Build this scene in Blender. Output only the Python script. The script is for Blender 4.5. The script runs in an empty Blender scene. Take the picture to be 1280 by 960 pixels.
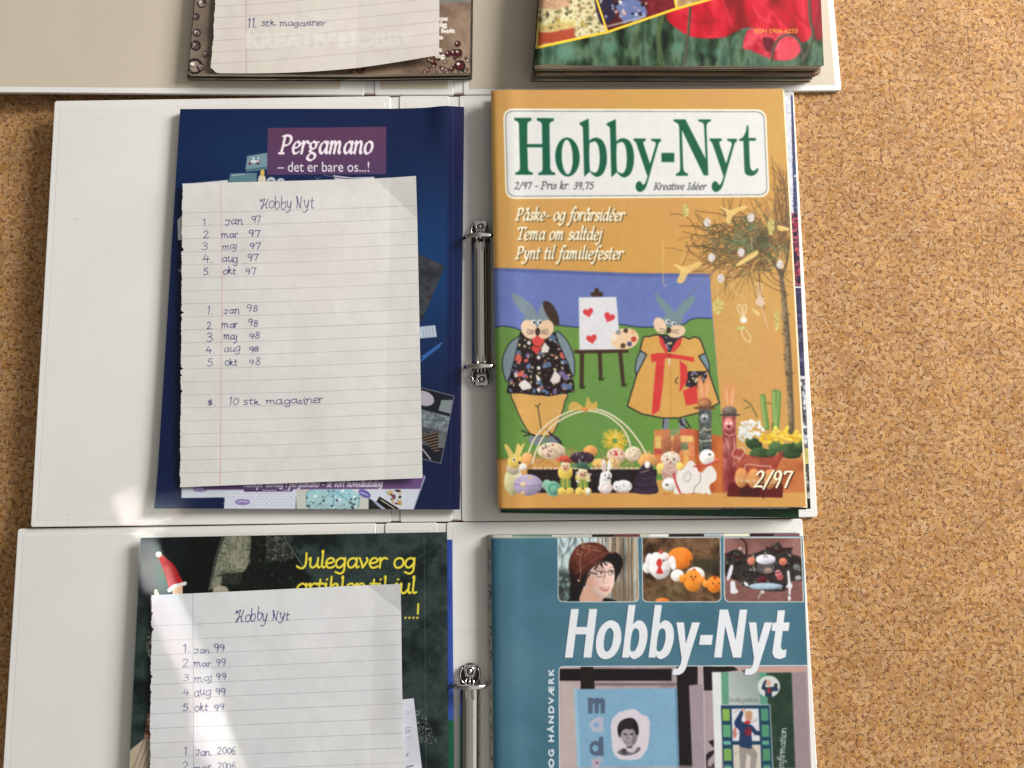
import bpy, math, random
import numpy as np
from mathutils import Vector, Matrix, Euler

sc = bpy.context.scene
COL = sc.collection
rad = math.radians

# ------------------------------------------------------------------ camera
CAM_H, TILT, FPX = 0.555, rad(6.3), 961.0          # height above the floor, tilt from straight down, focal length in photo px
cam_d = bpy.data.cameras.new('camera')
cam_d.sensor_width = 36.0
cam_d.lens = FPX / 1280.0 * 36.0
cam_d.clip_start, cam_d.clip_end = 0.02, 50.0
cam = bpy.data.objects.new('camera', cam_d)
COL.objects.link(cam)
cam.location = (0.0, -CAM_H * math.tan(TILT), CAM_H)
cam.rotation_euler = (TILT, 0.0, 0.0)
sc.camera = cam

# ------------------------------------------------------------------ light
sc.view_settings.view_transform = 'Standard'
sc.view_settings.look = 'None'
sc.view_settings.exposure = 0.0
sc.view_settings.gamma = 1.0
world = bpy.data.worlds.new('World')
sc.world = world
world.use_nodes = True
wn, wl = world.node_tree.nodes, world.node_tree.links
bg = wn['Background']
tc = wn.new('ShaderNodeTexCoord')
sep = wn.new('ShaderNodeSeparateXYZ')
wl.new(tc.outputs['Generated'], sep.inputs[0])
mr = wn.new('ShaderNodeMapRange')
mr.inputs['From Min'].default_value, mr.inputs['From Max'].default_value = -0.6, 0.9
wl.new(sep.outputs['X'], mr.inputs['Value'])
wr = wn.new('ShaderNodeValToRGB')
wr.color_ramp.elements[0].color = (0.12, 0.11, 0.095, 1)
wr.color_ramp.elements[1].color = (1.0, 0.98, 0.95, 1)
wl.new(mr.outputs['Result'], wr.inputs[0])
wl.new(wr.outputs['Color'], bg.inputs['Color'])
bg.inputs['Strength'].default_value = 0.72

def lamp(name, loc, target, power, sx, sy, col, spread=math.pi, roll=None):
    d = bpy.data.lights.new(name, 'AREA')
    d.shape = 'RECTANGLE'
    d.size, d.size_y, d.energy, d.color, d.spread = sx, sy, power, col, spread
    o = bpy.data.objects.new(name, d)
    COL.objects.link(o)
    z = (Vector(loc) - Vector(target)).normalized()       # lamp shines along -Z
    y = Vector(roll) if roll is not None else Vector((0, 0, 1))
    y = (y - z * y.dot(z)).normalized()
    x = y.cross(z)
    o.matrix_world = Matrix(((x.x, y.x, z.x, loc[0]), (x.y, y.y, z.y, loc[1]), (x.z, y.z, z.z, loc[2]), (0, 0, 0, 1)))
    return o

lamp('window_light', (1.88, 1.02, 0.93), (0.0, 0.0, 0.0), 114.0, 0.9, 0.8, (1.0, 0.985, 0.965))

# ------------------------------------------------------------------ photo pixel <-> floor plan
CT, ST = math.cos(TILT), math.sin(TILT)
CY = -CAM_H * math.tan(TILT)
def W(px, py, z=0.0):
    """the point at height z that the photograph shows at pixel (px, py)"""
    dx, dy, dz = (px - 640.0) / FPX, (480.0 - py) / FPX, -1.0
    y, zz = dy * CT - dz * ST, dy * ST + dz * CT
    t = (z - CAM_H) / zz
    return (dx * t, CY + y * t, z)
def P(x, y, z):
    yy, zz = y - CY, z - CAM_H
    cy, cz = yy * CT + zz * ST, -yy * ST + zz * CT
    return 640.0 + FPX * x / -cz, 480.0 - FPX * cy / -cz
def WQ(q, z):
    return np.array([W(a, b, z)[:2] for a, b in q])

# a streak of sun that falls through a gap, on the lower left
def beam(p0, p1, width, power, soft=rad(0.55)):
    a, b = Vector(W(p0[0], p0[1], 0.008)), Vector(W(p1[0], p1[1], 0.008))
    mid, along = (a + b) / 2, (b - a)
    d = Vector((-0.42, -0.12, 0.9)).normalized()
    L = along.length
    n = along.normalized()
    proj = math.sqrt(max(0.05, 1 - d.dot(n) ** 2))
    lamp('sun_streak', mid + d * 0.9, mid, power, width, L * proj, (1.0, 0.985, 0.97), soft, roll=n)
beam((163, 616), (283, 893), 0.0160, 0.0054)
beam((214, 614), (222, 640), 0.022, 0.0010)
beam((268, 888), (345, 1080), 0.018, 0.0056)

# ------------------------------------------------------------------ painter for printed matter (photo-pixel coordinates, sRGB 0-255)
def lin(c):
    c = np.clip(np.asarray(c, dtype=np.float32) / 255.0, 0, 1)
    return np.where(c <= 0.04045, c / 12.92, ((c + 0.055) / 1.055) ** 2.4)

def vnoise(X, Y, s, seed=0):
    r = np.random.RandomState(seed).rand(64, 64).astype(np.float32)
    x, y = X / s + 7.3, Y / s + 3.1
    xi, yi = np.floor(x).astype(int), np.floor(y).astype(int)
    fx, fy = x - xi, y - yi
    fx, fy = fx * fx * (3 - 2 * fx), fy * fy * (3 - 2 * fy)
    a, b = r[yi % 64, xi % 64], r[yi % 64, (xi + 1) % 64]
    c, d = r[(yi + 1) % 64, xi % 64], r[(yi + 1) % 64, (xi + 1) % 64]
    return (a * (1 - fx) + b * fx) * (1 - fy) + (c * (1 - fx) + d * fx) * fy
def fbm(X, Y, s, seed=0, o=3):
    t, a, n = 0, 1.0, 0
    for k in range(o):
        t = t + a * vnoise(X, Y, s / 2 ** k, seed + k); n += a; a *= 0.55
    return t / n

def spline(pts, n=8, closed=False):
    p = [np.array(q, float) for q in pts]
    if len(p) < 3: return np.array(p)
    m = len(p)
    out = []
    for i in range(m if closed else m - 1):
        if closed: a, b, c, d = p[i - 1], p[i], p[(i + 1) % m], p[(i + 2) % m]
        else: a, b, c, d = p[max(i - 1, 0)], p[i], p[i + 1], p[min(i + 2, m - 1)]
        for k in range(n):
            t = k / n
            out.append(0.5 * (2 * b + (c - a) * t + (2 * a - 5 * b + 4 * c - d) * t * t + (3 * b - a - 3 * c + d) * t ** 3))
    if not closed: out.append(p[-1])
    return np.array(out)
def ell(cx, cy, rx, ry, rot=0, n=28):
    t = np.linspace(0, 2 * math.pi, n, endpoint=False)
    x, y = rx * np.cos(t), ry * np.sin(t)
    c, s = math.cos(rad(rot)), math.sin(rad(rot))
    return np.stack([cx + x * c - y * s, cy + x * s + y * c], 1)
def rrect(q, r, n=6):
    """rounded quad; r one radius or four"""
    q = [np.array(p, float) for p in q]; out = []
    rs = r if hasattr(r, '__len__') else [r] * 4
    for i in range(4):
        a, b, c = q[i - 1], q[i], q[(i + 1) % 4]
        u, v = (a - b) / np.linalg.norm(a - b), (c - b) / np.linalg.norm(c - b)
        if rs[i] <= 0: out.append(b); continue
        for k in range(n + 1):
            t = k / n
            out.append((1 - t) ** 2 * (b + u * rs[i]) + 2 * t * (1 - t) * b + t * t * (b + v * rs[i]))
    return np.array(out)
def Z(ox, oy, s):
    return lambda *p: [(ox + a / s, oy + b / s) for a, b in p]

class Canvas:
    def __init__(self, x0, y0, x1, y1, S, base):
        self.x0, self.y0, self.S = x0, y0, S
        self.w, self.h = int((x1 - x0) * S) + 1, int((y1 - y0) * S) + 1
        self.img = np.empty((self.h, self.w, 3), np.float32)
        self.img[:] = base
        self.clip = None
    def t(self, pts): return (np.asarray(pts, float) - (self.x0, self.y0)) * self.S
    def grid(self, sl):
        ys, xs = np.mgrid[sl[0], sl[1]]
        return xs / self.S + self.x0, ys / self.S + self.y0
    def box(self, p, pad):
        a, b = p.min(0) - pad, p.max(0) + pad
        i0, i1 = max(0, int(math.floor(a[0]))), min(self.w, int(math.ceil(b[0])) + 1)
        j0, j1 = max(0, int(math.floor(a[1]))), min(self.h, int(math.ceil(b[1])) + 1)
        return (i0, i1, j0, j1) if i1 > i0 and j1 > j0 else None
    def cov(self, loops, pad=0):
        loops = [self.t(l) for l in loops]
        b = self.box(np.concatenate(loops), 1 + pad)
        if b is None: return None, None
        i0, i1, j0, j1 = b
        e = np.concatenate([np.concatenate([l, np.roll(l, -1, 0)], 1) for l in loops])
        e = e[np.abs(e[:, 1] - e[:, 3]) > 1e-9]
        sub = 4
        ys = j0 + (np.arange((j1 - j0) * sub) + 0.5) / sub
        ya, yb = np.minimum(e[:, 1], e[:, 3]), np.maximum(e[:, 1], e[:, 3])
        m = (ys[:, None] >= ya) & (ys[:, None] < yb)
        x = e[:, 0] + (ys[:, None] - e[:, 1]) * ((e[:, 2] - e[:, 0]) / (e[:, 3] - e[:, 1]))
        x = np.sort(np.where(m, x, 1e9), axis=1)
        K = int(m.sum(1).max()) // 2 if m.size else 0
        cols = np.arange(i0, i1)
        cv = np.zeros((len(ys), i1 - i0), np.float32)
        for k in range(K):
            xa, xb = x[:, 2 * k:2 * k + 1], x[:, 2 * k + 1:2 * k + 2]
            cv += np.clip(xb - cols, 0, 1) - np.clip(xa - cols, 0, 1)
        return cv.reshape(j1 - j0, sub, i1 - i0).mean(1), (slice(j0, j1), slice(i0, i1))
    def blur(self, c, r):
        r = int(round(r * self.S))
        if r < 1: return c
        for _ in range(2):
            for ax in (0, 1):
                p = np.pad(c, [(r + 1, r) if a == ax else (0, 0) for a in (0, 1)], mode='constant')
                s = np.cumsum(p, axis=ax)
                n = c.shape[ax]
                c = (np.take(s, np.arange(2 * r + 1, 2 * r + 1 + n), ax) - np.take(s, np.arange(0, n), ax)) / (2 * r + 1)
        return c
    def put(self, cv, sl, col, a=1.0):
        if self.clip is not None: cv = cv * self.clip[sl]
        if callable(col): col = col(*self.grid(sl))
        col = np.asarray(col, np.float32)
        cv = np.clip(cv, 0, 1)[..., None] * a
        self.img[sl] = self.img[sl] * (1 - cv) + col * cv
    def fill(self, pts, col, a=1.0, blur=0, holes=()):
        cv, sl = self.cov([pts] + list(holes), pad=3 * blur * self.S)
        if cv is None: return
        if blur: cv = self.blur(cv, blur)
        self.put(cv, sl, col, a)
    def ell(self, cx, cy, rx, ry, col, rot=0, a=1.0, blur=0):
        self.fill(ell(cx, cy, rx, ry, rot), col, a, blur)
    def orb(self, cx, cy, rx, ry, col, rot=0, a=1.0, blur=0):
        """ellipse printed with the tones of a photographed round thing"""
        col = np.array(col, float)
        if min(rx, ry) < 2.2 or a < 1: return self.ell(cx, cy, rx, ry, col, rot, a, blur)
        def f(X, Y):
            t = (X - cx) / rx * .45 + (Y - cy) / ry * .8
            k = 1.05 - .2 * t - .14 * np.clip(t, 0, 2) ** 2 + .16 * (fbm(X, Y, 3.2, int(cx * 7) % 97, 2) - .5)
            return np.clip(col * k[..., None], 0, 250)
        self.fill(ell(cx, cy, rx, ry, rot), f, a, blur)
    def rect(self, x0, y0, x1, y1, col, a=1.0, blur=0):
        self.fill([(x0, y0), (x1, y0), (x1, y1), (x0, y1)], col, a, blur)
    def strokes(self, lines, w, col, a=1.0, blur=0):
        """one coat over all polylines; w a number or one width per point (list per line)"""
        L = [self.t(l) for l in lines]
        b = self.box(np.concatenate(L), 2 + (np.max(w) if not callable(w) else 6) * self.S + 3 * blur * self.S)
        if b is None: return
        i0, i1, j0, j1 = b
        cv = np.zeros((j1 - j0, i1 - i0), np.float32)
        for li, l in enumerate(L):
            for k in range(len(l) - 1):
                p, q = l[k], l[k + 1]
                if callable(w): ww = w(q - p) * self.S
                elif hasattr(w, '__len__'): ww = (w[li][k] + w[li][k + 1]) * 0.5 * self.S
                else: ww = w * self.S
                f = min(1.0, ww); hw = max(ww, 1.0) / 2
                xa, xb = int(max(min(p[0], q[0]) - hw - 1, i0)), int(min(max(p[0], q[0]) + hw + 2, i1))
                ya, yb = int(max(min(p[1], q[1]) - hw - 1, j0)), int(min(max(p[1], q[1]) + hw + 2, j1))
                if xb <= xa or yb <= ya: continue
                X, Y = np.meshgrid(np.arange(xa, xb) + 0.5, np.arange(ya, yb) + 0.5)
                d = q - p; dd = d @ d + 1e-12
                t = np.clip(((X - p[0]) * d[0] + (Y - p[1]) * d[1]) / dd, 0, 1)
                D = np.hypot(X - p[0] - t * d[0], Y - p[1] - t * d[1])
                v = np.clip(hw + 0.5 - D, 0, 1) * f
                s = cv[ya - j0:yb - j0, xa - i0:xb - i0]
                np.maximum(s, v, out=s)
        if blur: cv = self.blur(cv, blur)
        self.put(cv, (slice(j0, j1), slice(i0, i1)), col, a)
    def line(self, pts, w, col, a=1.0, smooth=True, blur=0):
        self.strokes([spline(pts) if smooth else np.array(pts, float)], w, col, a, blur)
    def noise(self, pts, cols, scale, seed=0, a=1.0, o=3, lo=0.25, hi=0.75, blur=0, stretch=(1, 1)):
        """fill an outline with mottled colours blended by noise"""
        cols = np.array(cols, np.float32)
        def f(X, Y):
            v = np.clip((fbm(X / stretch[0], Y / stretch[1], scale, seed, o) - lo) / (hi - lo), 0, 0.9999) * (len(cols) - 1)
            i = v.astype(int); t = (v - i)[..., None]
            return cols[i] * (1 - t) + cols[i + 1] * t
        self.fill(pts, f, a, blur)
    def scatter(self, pts, n, cols, r, seed=0, a=1.0, aspect=(0.5, 1.6)):
        """small blobs inside an outline"""
        R = random.Random(seed)
        pts = np.asarray(pts, float); lo, hi = pts.min(0), pts.max(0)
        old = self.clip
        cv, sl = self.cov([pts])
        if cv is None: return
        self.clip = np.zeros((self.h, self.w), np.float32); self.clip[sl] = cv
        if old is not None: self.clip *= old
        for _ in range(n):
            s = R.uniform(*r)
            self.ell(R.uniform(lo[0], hi[0]), R.uniform(lo[1], hi[1]), s, s * R.uniform(*aspect), R.choice(cols), R.uniform(0, 180), a)
        self.clip = old
    def soften(self, pts, r=0.5, grain=4.0, seed=1):
        """screen-print softness and grain inside an outline"""
        cv, sl = self.cov([pts])
        if cv is None: return
        s = self.img[sl]
        b = np.stack([self.blur(np.pad(s[..., k], 6, mode='edge'), r)[6:-6, 6:-6] for k in range(3)], -1)
        X, Y = self.grid(sl)
        g = (fbm(X, Y, 5, seed, 3) - .5) * 2 * grain + (fbm(X, Y, 1.6, seed + 9, 2) - .5) * 2 * grain * .7
        self.img[sl] = s * (1 - cv[..., None]) + (b + g[..., None]) * cv[..., None]
    def mask(self, pts):
        if pts is None: self.clip = None; return
        cv, sl = self.cov([pts])
        self.clip = np.zeros((self.h, self.w), np.float32)
        if cv is not None: self.clip[sl] = cv
    def sample(self, px, py):
        x = np.clip((px - self.x0) * self.S - 0.5, 0, self.w - 1.001)
        y = np.clip((py - self.y0) * self.S - 0.5, 0, self.h - 1.001)
        i, j = x.astype(int), y.astype(int)
        fx, fy = (x - i)[..., None], (y - j)[..., None]
        I = self.img
        return (I[j, i] * (1 - fx) + I[j, i + 1] * fx) * (1 - fy) + (I[j + 1, i] * (1 - fx) + I[j + 1, i + 1] * fx) * fy

# ------------------------------------------------------------------ lettering: single-line skeletons (x-height 1) drawn with a round or a broad pen
_bowl = [(.60, .80), (.42, 1.0), (.16, .82), (.06, .4), (.2, .02), (.42, .1), (.61, .5)]
def _arch(x): return [(x, .6), (x + .2, .95), (x + .36, 1.0), (x + .45, .75), (x + .44, .25), (x + .5, .02), (x + .6, .1)]
SK = {
 'a': (.76, [_bowl, [(.64, 1.0), (.61, .3), (.66, .02), (.78, .12)]]),
 'b': (.72, [[(.12, 1.72), (.1, .9), (.1, .3), (.2, .02), (.42, .02), (.6, .35), (.58, .8), (.4, 1.0), (.2, .85), (.11, .6)]]),
 'c': (.6, [[(.56, .85), (.38, 1.0), (.14, .8), (.06, .4), (.2, .03), (.42, .0), (.58, .15)]]),
 'd': (.78, [_bowl, [(.66, 1.72), (.63, .9), (.61, .3), (.67, .02), (.8, .12)]]),
 'e': (.64, [[(.08, .46), (.4, .52), (.57, .75), (.42, 1.0), (.2, .9), (.06, .5), (.18, .05), (.4, .0), (.6, .16)]]),
 'f': (.48, [[(.66, 1.6), (.5, 1.74), (.34, 1.5), (.26, .8), (.18, -.2), (.02, -.6), (-.12, -.52)], [(.06, 1.0), (.54, 1.0)]]),
 'g': (.76, [_bowl, [(.64, 1.0), (.62, .3), (.58, -.35), (.35, -.62), (.06, -.45)]]),
 'G': (.76, [[(.36, 1.0), (.12, .85), (.1, .55), (.3, .38), (.52, .5), (.56, .85), (.36, 1.0)], [(.54, .9), (.76, .98)], [(.3, .38), (.14, .2), (.3, .06), (.58, -.1), (.58, -.42), (.3, -.6), (.02, -.45), (.06, -.2), (.28, .04)]]),
 'h': (.74, [[(.14, 1.72), (.11, .8), (.09, 0)], _arch(.1)]),
 'i': (.32, [[(.06, .86), (.14, 1.0), (.13, .3), (.2, .02), (.32, .12)], [(.17, 1.42), (.19, 1.45)]]),
 'j': (.32, [[(.06, .9), (.16, 1.0), (.15, .2), (.1, -.4), (-.1, -.62), (-.28, -.5)], [(.2, 1.42), (.22, 1.45)]]),
 'k': (.7, [[(.14, 1.72), (.11, .8), (.09, 0)], [(.11, .45), (.42, .62), (.54, .88), (.4, 1.0), (.2, .8)], [(.26, .5), (.44, .2), (.56, .0), (.7, .1)]]),
 'l': (.32, [[(.1, 1.62), (.16, 1.72), (.14, .9), (.12, .3), (.2, .02), (.33, .12)]]),
 'm': (1.1, [[(.0, .85), (.12, 1.0), (.11, .5), (.09, 0)], [(.1, .6), (.26, .95), (.38, 1.0), (.46, .8), (.44, .0)], [(.45, .6), (.62, .95), (.74, 1.0), (.82, .75), (.81, .25), (.87, .02), (.98, .1)]]),
 'n': (.74, [[(.0, .85), (.12, 1.0), (.11, .5), (.09, 0)], _arch(.1)]),
 'o': (.7, [[(.36, 1.0), (.14, .84), (.06, .42), (.18, .04), (.38, .0), (.58, .2), (.64, .6), (.54, .92), (.36, 1.0)]]),
 'p': (.74, [[(.0, .88), (.14, 1.0), (.12, .2), (.09, -.65)], [(.12, .65), (.34, 1.0), (.58, .85), (.62, .45), (.46, .05), (.26, .02), (.12, .2)], [(-.06, -.65), (.26, -.65)]]),
 'r': (.54, [[(.0, .85), (.12, 1.0), (.11, .5), (.09, 0)], [(.1, .55), (.24, .9), (.4, 1.02), (.54, .9)]]),
 's': (.54, [[(.48, .86), (.3, 1.0), (.12, .82), (.2, .58), (.42, .42), (.46, .18), (.28, .0), (.04, .12)]]),
 't': (.44, [[(.2, 1.42), (.16, .8), (.14, .25), (.22, .02), (.42, .12)], [(-.02, 1.0), (.42, 1.0)]]),
 'u': (.74, [[(.02, .86), (.12, 1.0), (.1, .35), (.2, .02), (.4, .1), (.58, .5)], [(.6, 1.0), (.57, .3), (.64, .02), (.74, .1)]]),
 'v': (.64, [[(.04, 1.0), (.16, .6), (.26, .02)], [(.26, .02), (.46, .45), (.56, .8), (.5, 1.0)]]),
 'y': (.7, [[(.02, .88), (.12, 1.0), (.16, .4), (.3, .05), (.48, .3), (.6, 1.0)], [(.61, 1.0), (.52, .1), (.36, -.45), (.1, -.62), (-.06, -.48)]]),
 '\u00e6': (1.05, [_bowl, [(.6, .45), (.85, .52), (.98, .75), (.84, 1.0), (.66, .85), (.58, .4), (.68, .04), (.86, .0), (1.02, .16)]]),
 'P': (.86, [[(.2, 1.5), (.16, .8), (.1, 0)], [(.0, 1.46), (.3, 1.55), (.66, 1.45), (.74, 1.1), (.55, .75), (.2, .68)], [(-.08, 0), (.3, 0)]]),
 'T': (.86, [[(.0, 1.3), (.04, 1.5), (.9, 1.52), (.92, 1.32)], [(.46, 1.5), (.42, .8), (.36, 0)], [(.18, 0), (.56, 0)]]),
 'K': (.9, [[(.2, 1.5), (.16, .8), (.1, 0)], [(.85, 1.5), (.4, .85), (.18, .72)], [(.36, .85), (.6, .3), (.9, .0)], [(-.05, 0), (.28, 0)], [(.06, 1.5), (.36, 1.5)], [(.68, 1.5), (.98, 1.5)]]),
 'I': (.42, [[(.24, 1.5), (.2, .8), (.14, 0)], [(.08, 1.5), (.4, 1.5)], [(-.02, 0), (.3, 0)]]),
 'J': (.7, [[(.54, 1.5), (.53, .7), (.48, .2), (.3, -.06), (.06, .02), (-.04, .16)]]),
 '0': (.7, [[(.36, 1.42), (.12, 1.1), (.08, .5), (.26, .02), (.5, .15), (.62, .7), (.54, 1.25), (.36, 1.42)]]),
 '1': (.42, [[(.08, 1.15), (.24, 1.42), (.22, .7), (.2, 0)]]),
 '2': (.7, [[(.08, 1.1), (.26, 1.42), (.52, 1.3), (.54, .95), (.3, .45), (.04, .05)], [(.04, .05), (.35, .08), (.64, .05)]]),
 '3': (.66, [[(.1, 1.25), (.32, 1.42), (.54, 1.2), (.44, .88), (.24, .78)], [(.24, .78), (.52, .65), (.56, .3), (.34, .0), (.06, .1)]]),
 '4': (.7, [[(.3, 1.4), (.1, .6), (.06, .5), (.64, .56)], [(.5, 1.0), (.48, .5), (.44, -.1)]]),
 '5': (.66, [[(.58, 1.42), (.2, 1.4)], [(.2, 1.4), (.14, .82)], [(.14, .82), (.38, .9), (.58, .62), (.5, .15), (.26, .0), (.04, .12)]]),
 '6': (.7, [[(.54, 1.4), (.24, 1.05), (.08, .5), (.2, .06), (.44, .02), (.58, .35), (.46, .68), (.24, .62), (.1, .4)]]),
 '7': (.68, [[(.06, 1.22), (.1, 1.38), (.62, 1.38)], [(.62, 1.38), (.44, .75), (.3, 0)]]),
 '8': (.7, [[(.52, 1.2), (.34, 1.42), (.14, 1.22), (.24, .88), (.5, .55), (.5, .15), (.28, .0), (.08, .2), (.18, .6), (.46, .9), (.52, 1.2)]]),
 '9': (.7, [[(.56, 1.1), (.42, 1.4), (.16, 1.32), (.1, .95), (.28, .68), (.5, .85), (.57, 1.2)], [(.57, 1.2), (.54, .6), (.4, 0)]]),
 '.': (.3, [[(.1, .02), (.13, .05)]]), ',': (.3, [[(.14, .08), (.12, -.1), (.02, -.26)]]),
 '-': (.5, [[(.08, .52), (.42, .54)]]), '\u2013': (.8, [[(.06, .5), (.74, .5)]]), '/': (.5, [[(.5, 1.5), (.0, -.15)]]),
 '!': (.3, [[(.18, 1.6), (.14, .5)], [(.1, .02), (.13, .05)]]), ' ': (.42, []),
}
SK['\u00e5'] = (SK['a'][0], SK['a'][1] + [[(.38, 1.28), (.26, 1.4), (.36, 1.56), (.48, 1.42), (.38, 1.28)]])
SK['\u00e9'] = (SK['e'][0], SK['e'][1] + [[(.32, 1.2), (.5, 1.5)]])
# the writer's own letters
HW = dict(SK)
HW['H'] = (1.1, [[(.0, 1.15), (.1, 1.55), (.2, 1.2), (.34, 1.5), (.5, 1.6)], [(.62, 1.62), (.46, 1.2), (.4, .6), (.28, .0), (.12, -.02), (.16, .28), (.5, .62), (.72, .8)], [(.98, 1.6), (.8, 1.0), (.72, .3), (.8, .0), (.95, .1)]])
HW['N'] = (1.0, [[(.02, 1.45), (.1, 1.6), (.16, .8), (.12, .1)], [(.14, 1.5), (.34, .7), (.55, .05)], [(.55, .05), (.58, .8), (.66, 1.55)]])
HW['J'] = (.8, [[(.0, 1.08), (.3, 1.14), (.62, 1.1)], [(.5, 1.1), (.46, .4), (.3, .02), (.1, .1), (.06, .28)]])
HW['k'] = (.62, [[(.12, 1.5), (.1, .7), (.1, 0)], [(.1, .4), (.4, .75), (.3, .9), (.2, .6), (.3, .3), (.5, .0), (.62, .1)]])
HW['t'] = (.5, [[(.24, 1.4), (.2, .6), (.22, .06), (.42, .1)], [(.04, .95), (.46, 1.0)]])
HW['r'] = (.5, [[(.1, 1.0), (.1, 0)], [(.1, .6), (.26, .95), (.48, .98)]])
HW['$'] = (.6, [[(.5, 1.2), (.2, 1.15), (.16, .8), (.46, .6), (.42, .2), (.08, .1)], [(.4, 1.4), (.28, .6), (.3, -.2)], [(.1, .5), (.3, .9), (.5, .5), (.2, .2)]])

def write(cv, s, x0, base, x1, xh, w, col, font=SK, slant=0.0, nib=None, slope=0.0, jit=0.0, seed=1, a=1.0, off=(0, 0), blur=0, rot=None, track=0.0):
    """write s between x0 and x1 on a baseline; nib=(thick, thin, angle) makes it a broad pen"""
    R = random.Random(seed)
    if nib and not track: track = 0.1
    adv = sum(font[c][0] + track for c in s) - 0.05 - track
    kx = (x1 - x0) / adv
    lines, x = [], 0.0
    for c in s:
        wd, st = font[c]
        jx, jy, js = R.uniform(-jit, jit), R.uniform(-jit, jit), 1 + R.uniform(-jit, jit)
        for l in st:
            q = spline(l, 6) if len(l) > 2 else np.array(l, float)
            X = (q[:, 0] + x + jx * .4) * kx + q[:, 1] * slant * xh
            Y = (q[:, 1] * js + jy) * xh
            px, py = x0 + X + off[0], base - Y + slope * X + off[1]
            lines.append(np.stack([px, py], 1))
        x += wd + track
    if rot: # rot=(cx, cy, degrees)
        ca, sa = math.cos(rad(rot[2])), math.sin(rad(rot[2]))
        lines = [np.stack([rot[0] + (l[:, 0] - rot[0]) * ca - (l[:, 1] - rot[1]) * sa, rot[1] + (l[:, 0] - rot[0]) * sa + (l[:, 1] - rot[1]) * ca], 1) for l in lines]
    if nib:
        th, tn, an = nib
        def wf(d):
            an_ = math.atan2(-d[1], d[0])
            s_ = abs(math.sin(an_ - rad(an)))
            return tn + (th - tn) * s_
        cv.strokes(lines, wf, col, a, blur)
    else:
        cv.strokes(lines, w, col, a, blur)

_tc = {}
def sans_tris(s, sp=1.0):
    if s not in _tc:
        d = bpy.data.curves.new('lettering', 'FONT'); d.body = s; d.size = 1.0; d.space_character = sp
        o = bpy.data.objects.new('lettering', d); COL.objects.link(o)
        dg = bpy.context.evaluated_depsgraph_get(); dg.update()
        me = o.evaluated_get(dg).to_mesh(); me.calc_loop_triangles()
        v = np.array([p.co[:2] for p in me.vertices]); t = [tuple(k.vertices) for k in me.loop_triangles]
        o.evaluated_get(dg).to_mesh_clear()
        bpy.data.objects.remove(o); bpy.data.curves.remove(d)
        _tc[s] = (v, t)
    return _tc[s]
def sans(cv, s, x0, base, x1, cap, col, slant=0.0, rot=0, a=1.0, bold=0.0, slope=0.0, sp=1.0):
    """built-in sans; cap = height of a capital in photo px; rot 90 writes upwards from (x0, base) to length x1-x0"""
    v, t = sans_tris(s, sp)
    v = v.copy(); v[:, 0] -= v[:, 0].min()
    kx, ky = (x1 - x0) / v[:, 0].max(), cap / 0.73
    X, Y = v[:, 0] * kx + v[:, 1] * ky * slant, v[:, 1] * ky
    if rot == 90: p = np.stack([x0 - Y, base - X], 1)
    else: p = np.stack([x0 + X, base - Y + slope * X], 1)
    b = cv.box(cv.t(p), 2 + bold * 4)
    if b is None: return
    buf = np.zeros((cv.h, cv.w), np.float32)
    for tri in t:
        c, sl = cv.cov([p[list(tri)]])
        if c is not None: buf[sl] += c
    i0, i1, j0, j1 = b
    sl = (slice(j0, j1), slice(i0, i1)); c = buf[sl]
    if bold:
        k = max(1, int(round(bold * cv.S)))
        c = np.maximum.reduce([np.roll(c, q, 1) for q in range(-k, k + 1)] + [np.roll(c, q, 0) for q in (-1, 1)])
    cv.put(c, sl, col, a)
# ------------------------------------------------------------------ what is printed on the covers
def heart(cx, cy, s, rot=0):
    t = np.linspace(0, 2 * math.pi, 40, endpoint=False)
    x, y = 16 * np.sin(t) ** 3, -(13 * np.cos(t) - 5 * np.cos(2 * t) - 2 * np.cos(3 * t) - np.cos(4 * t))
    c, q = math.cos(rad(rot)), math.sin(rad(rot))
    return np.stack([cx + (x * c - y * q) * s / 32, cy + (x * q + y * c) * s / 32], 1)

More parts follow.
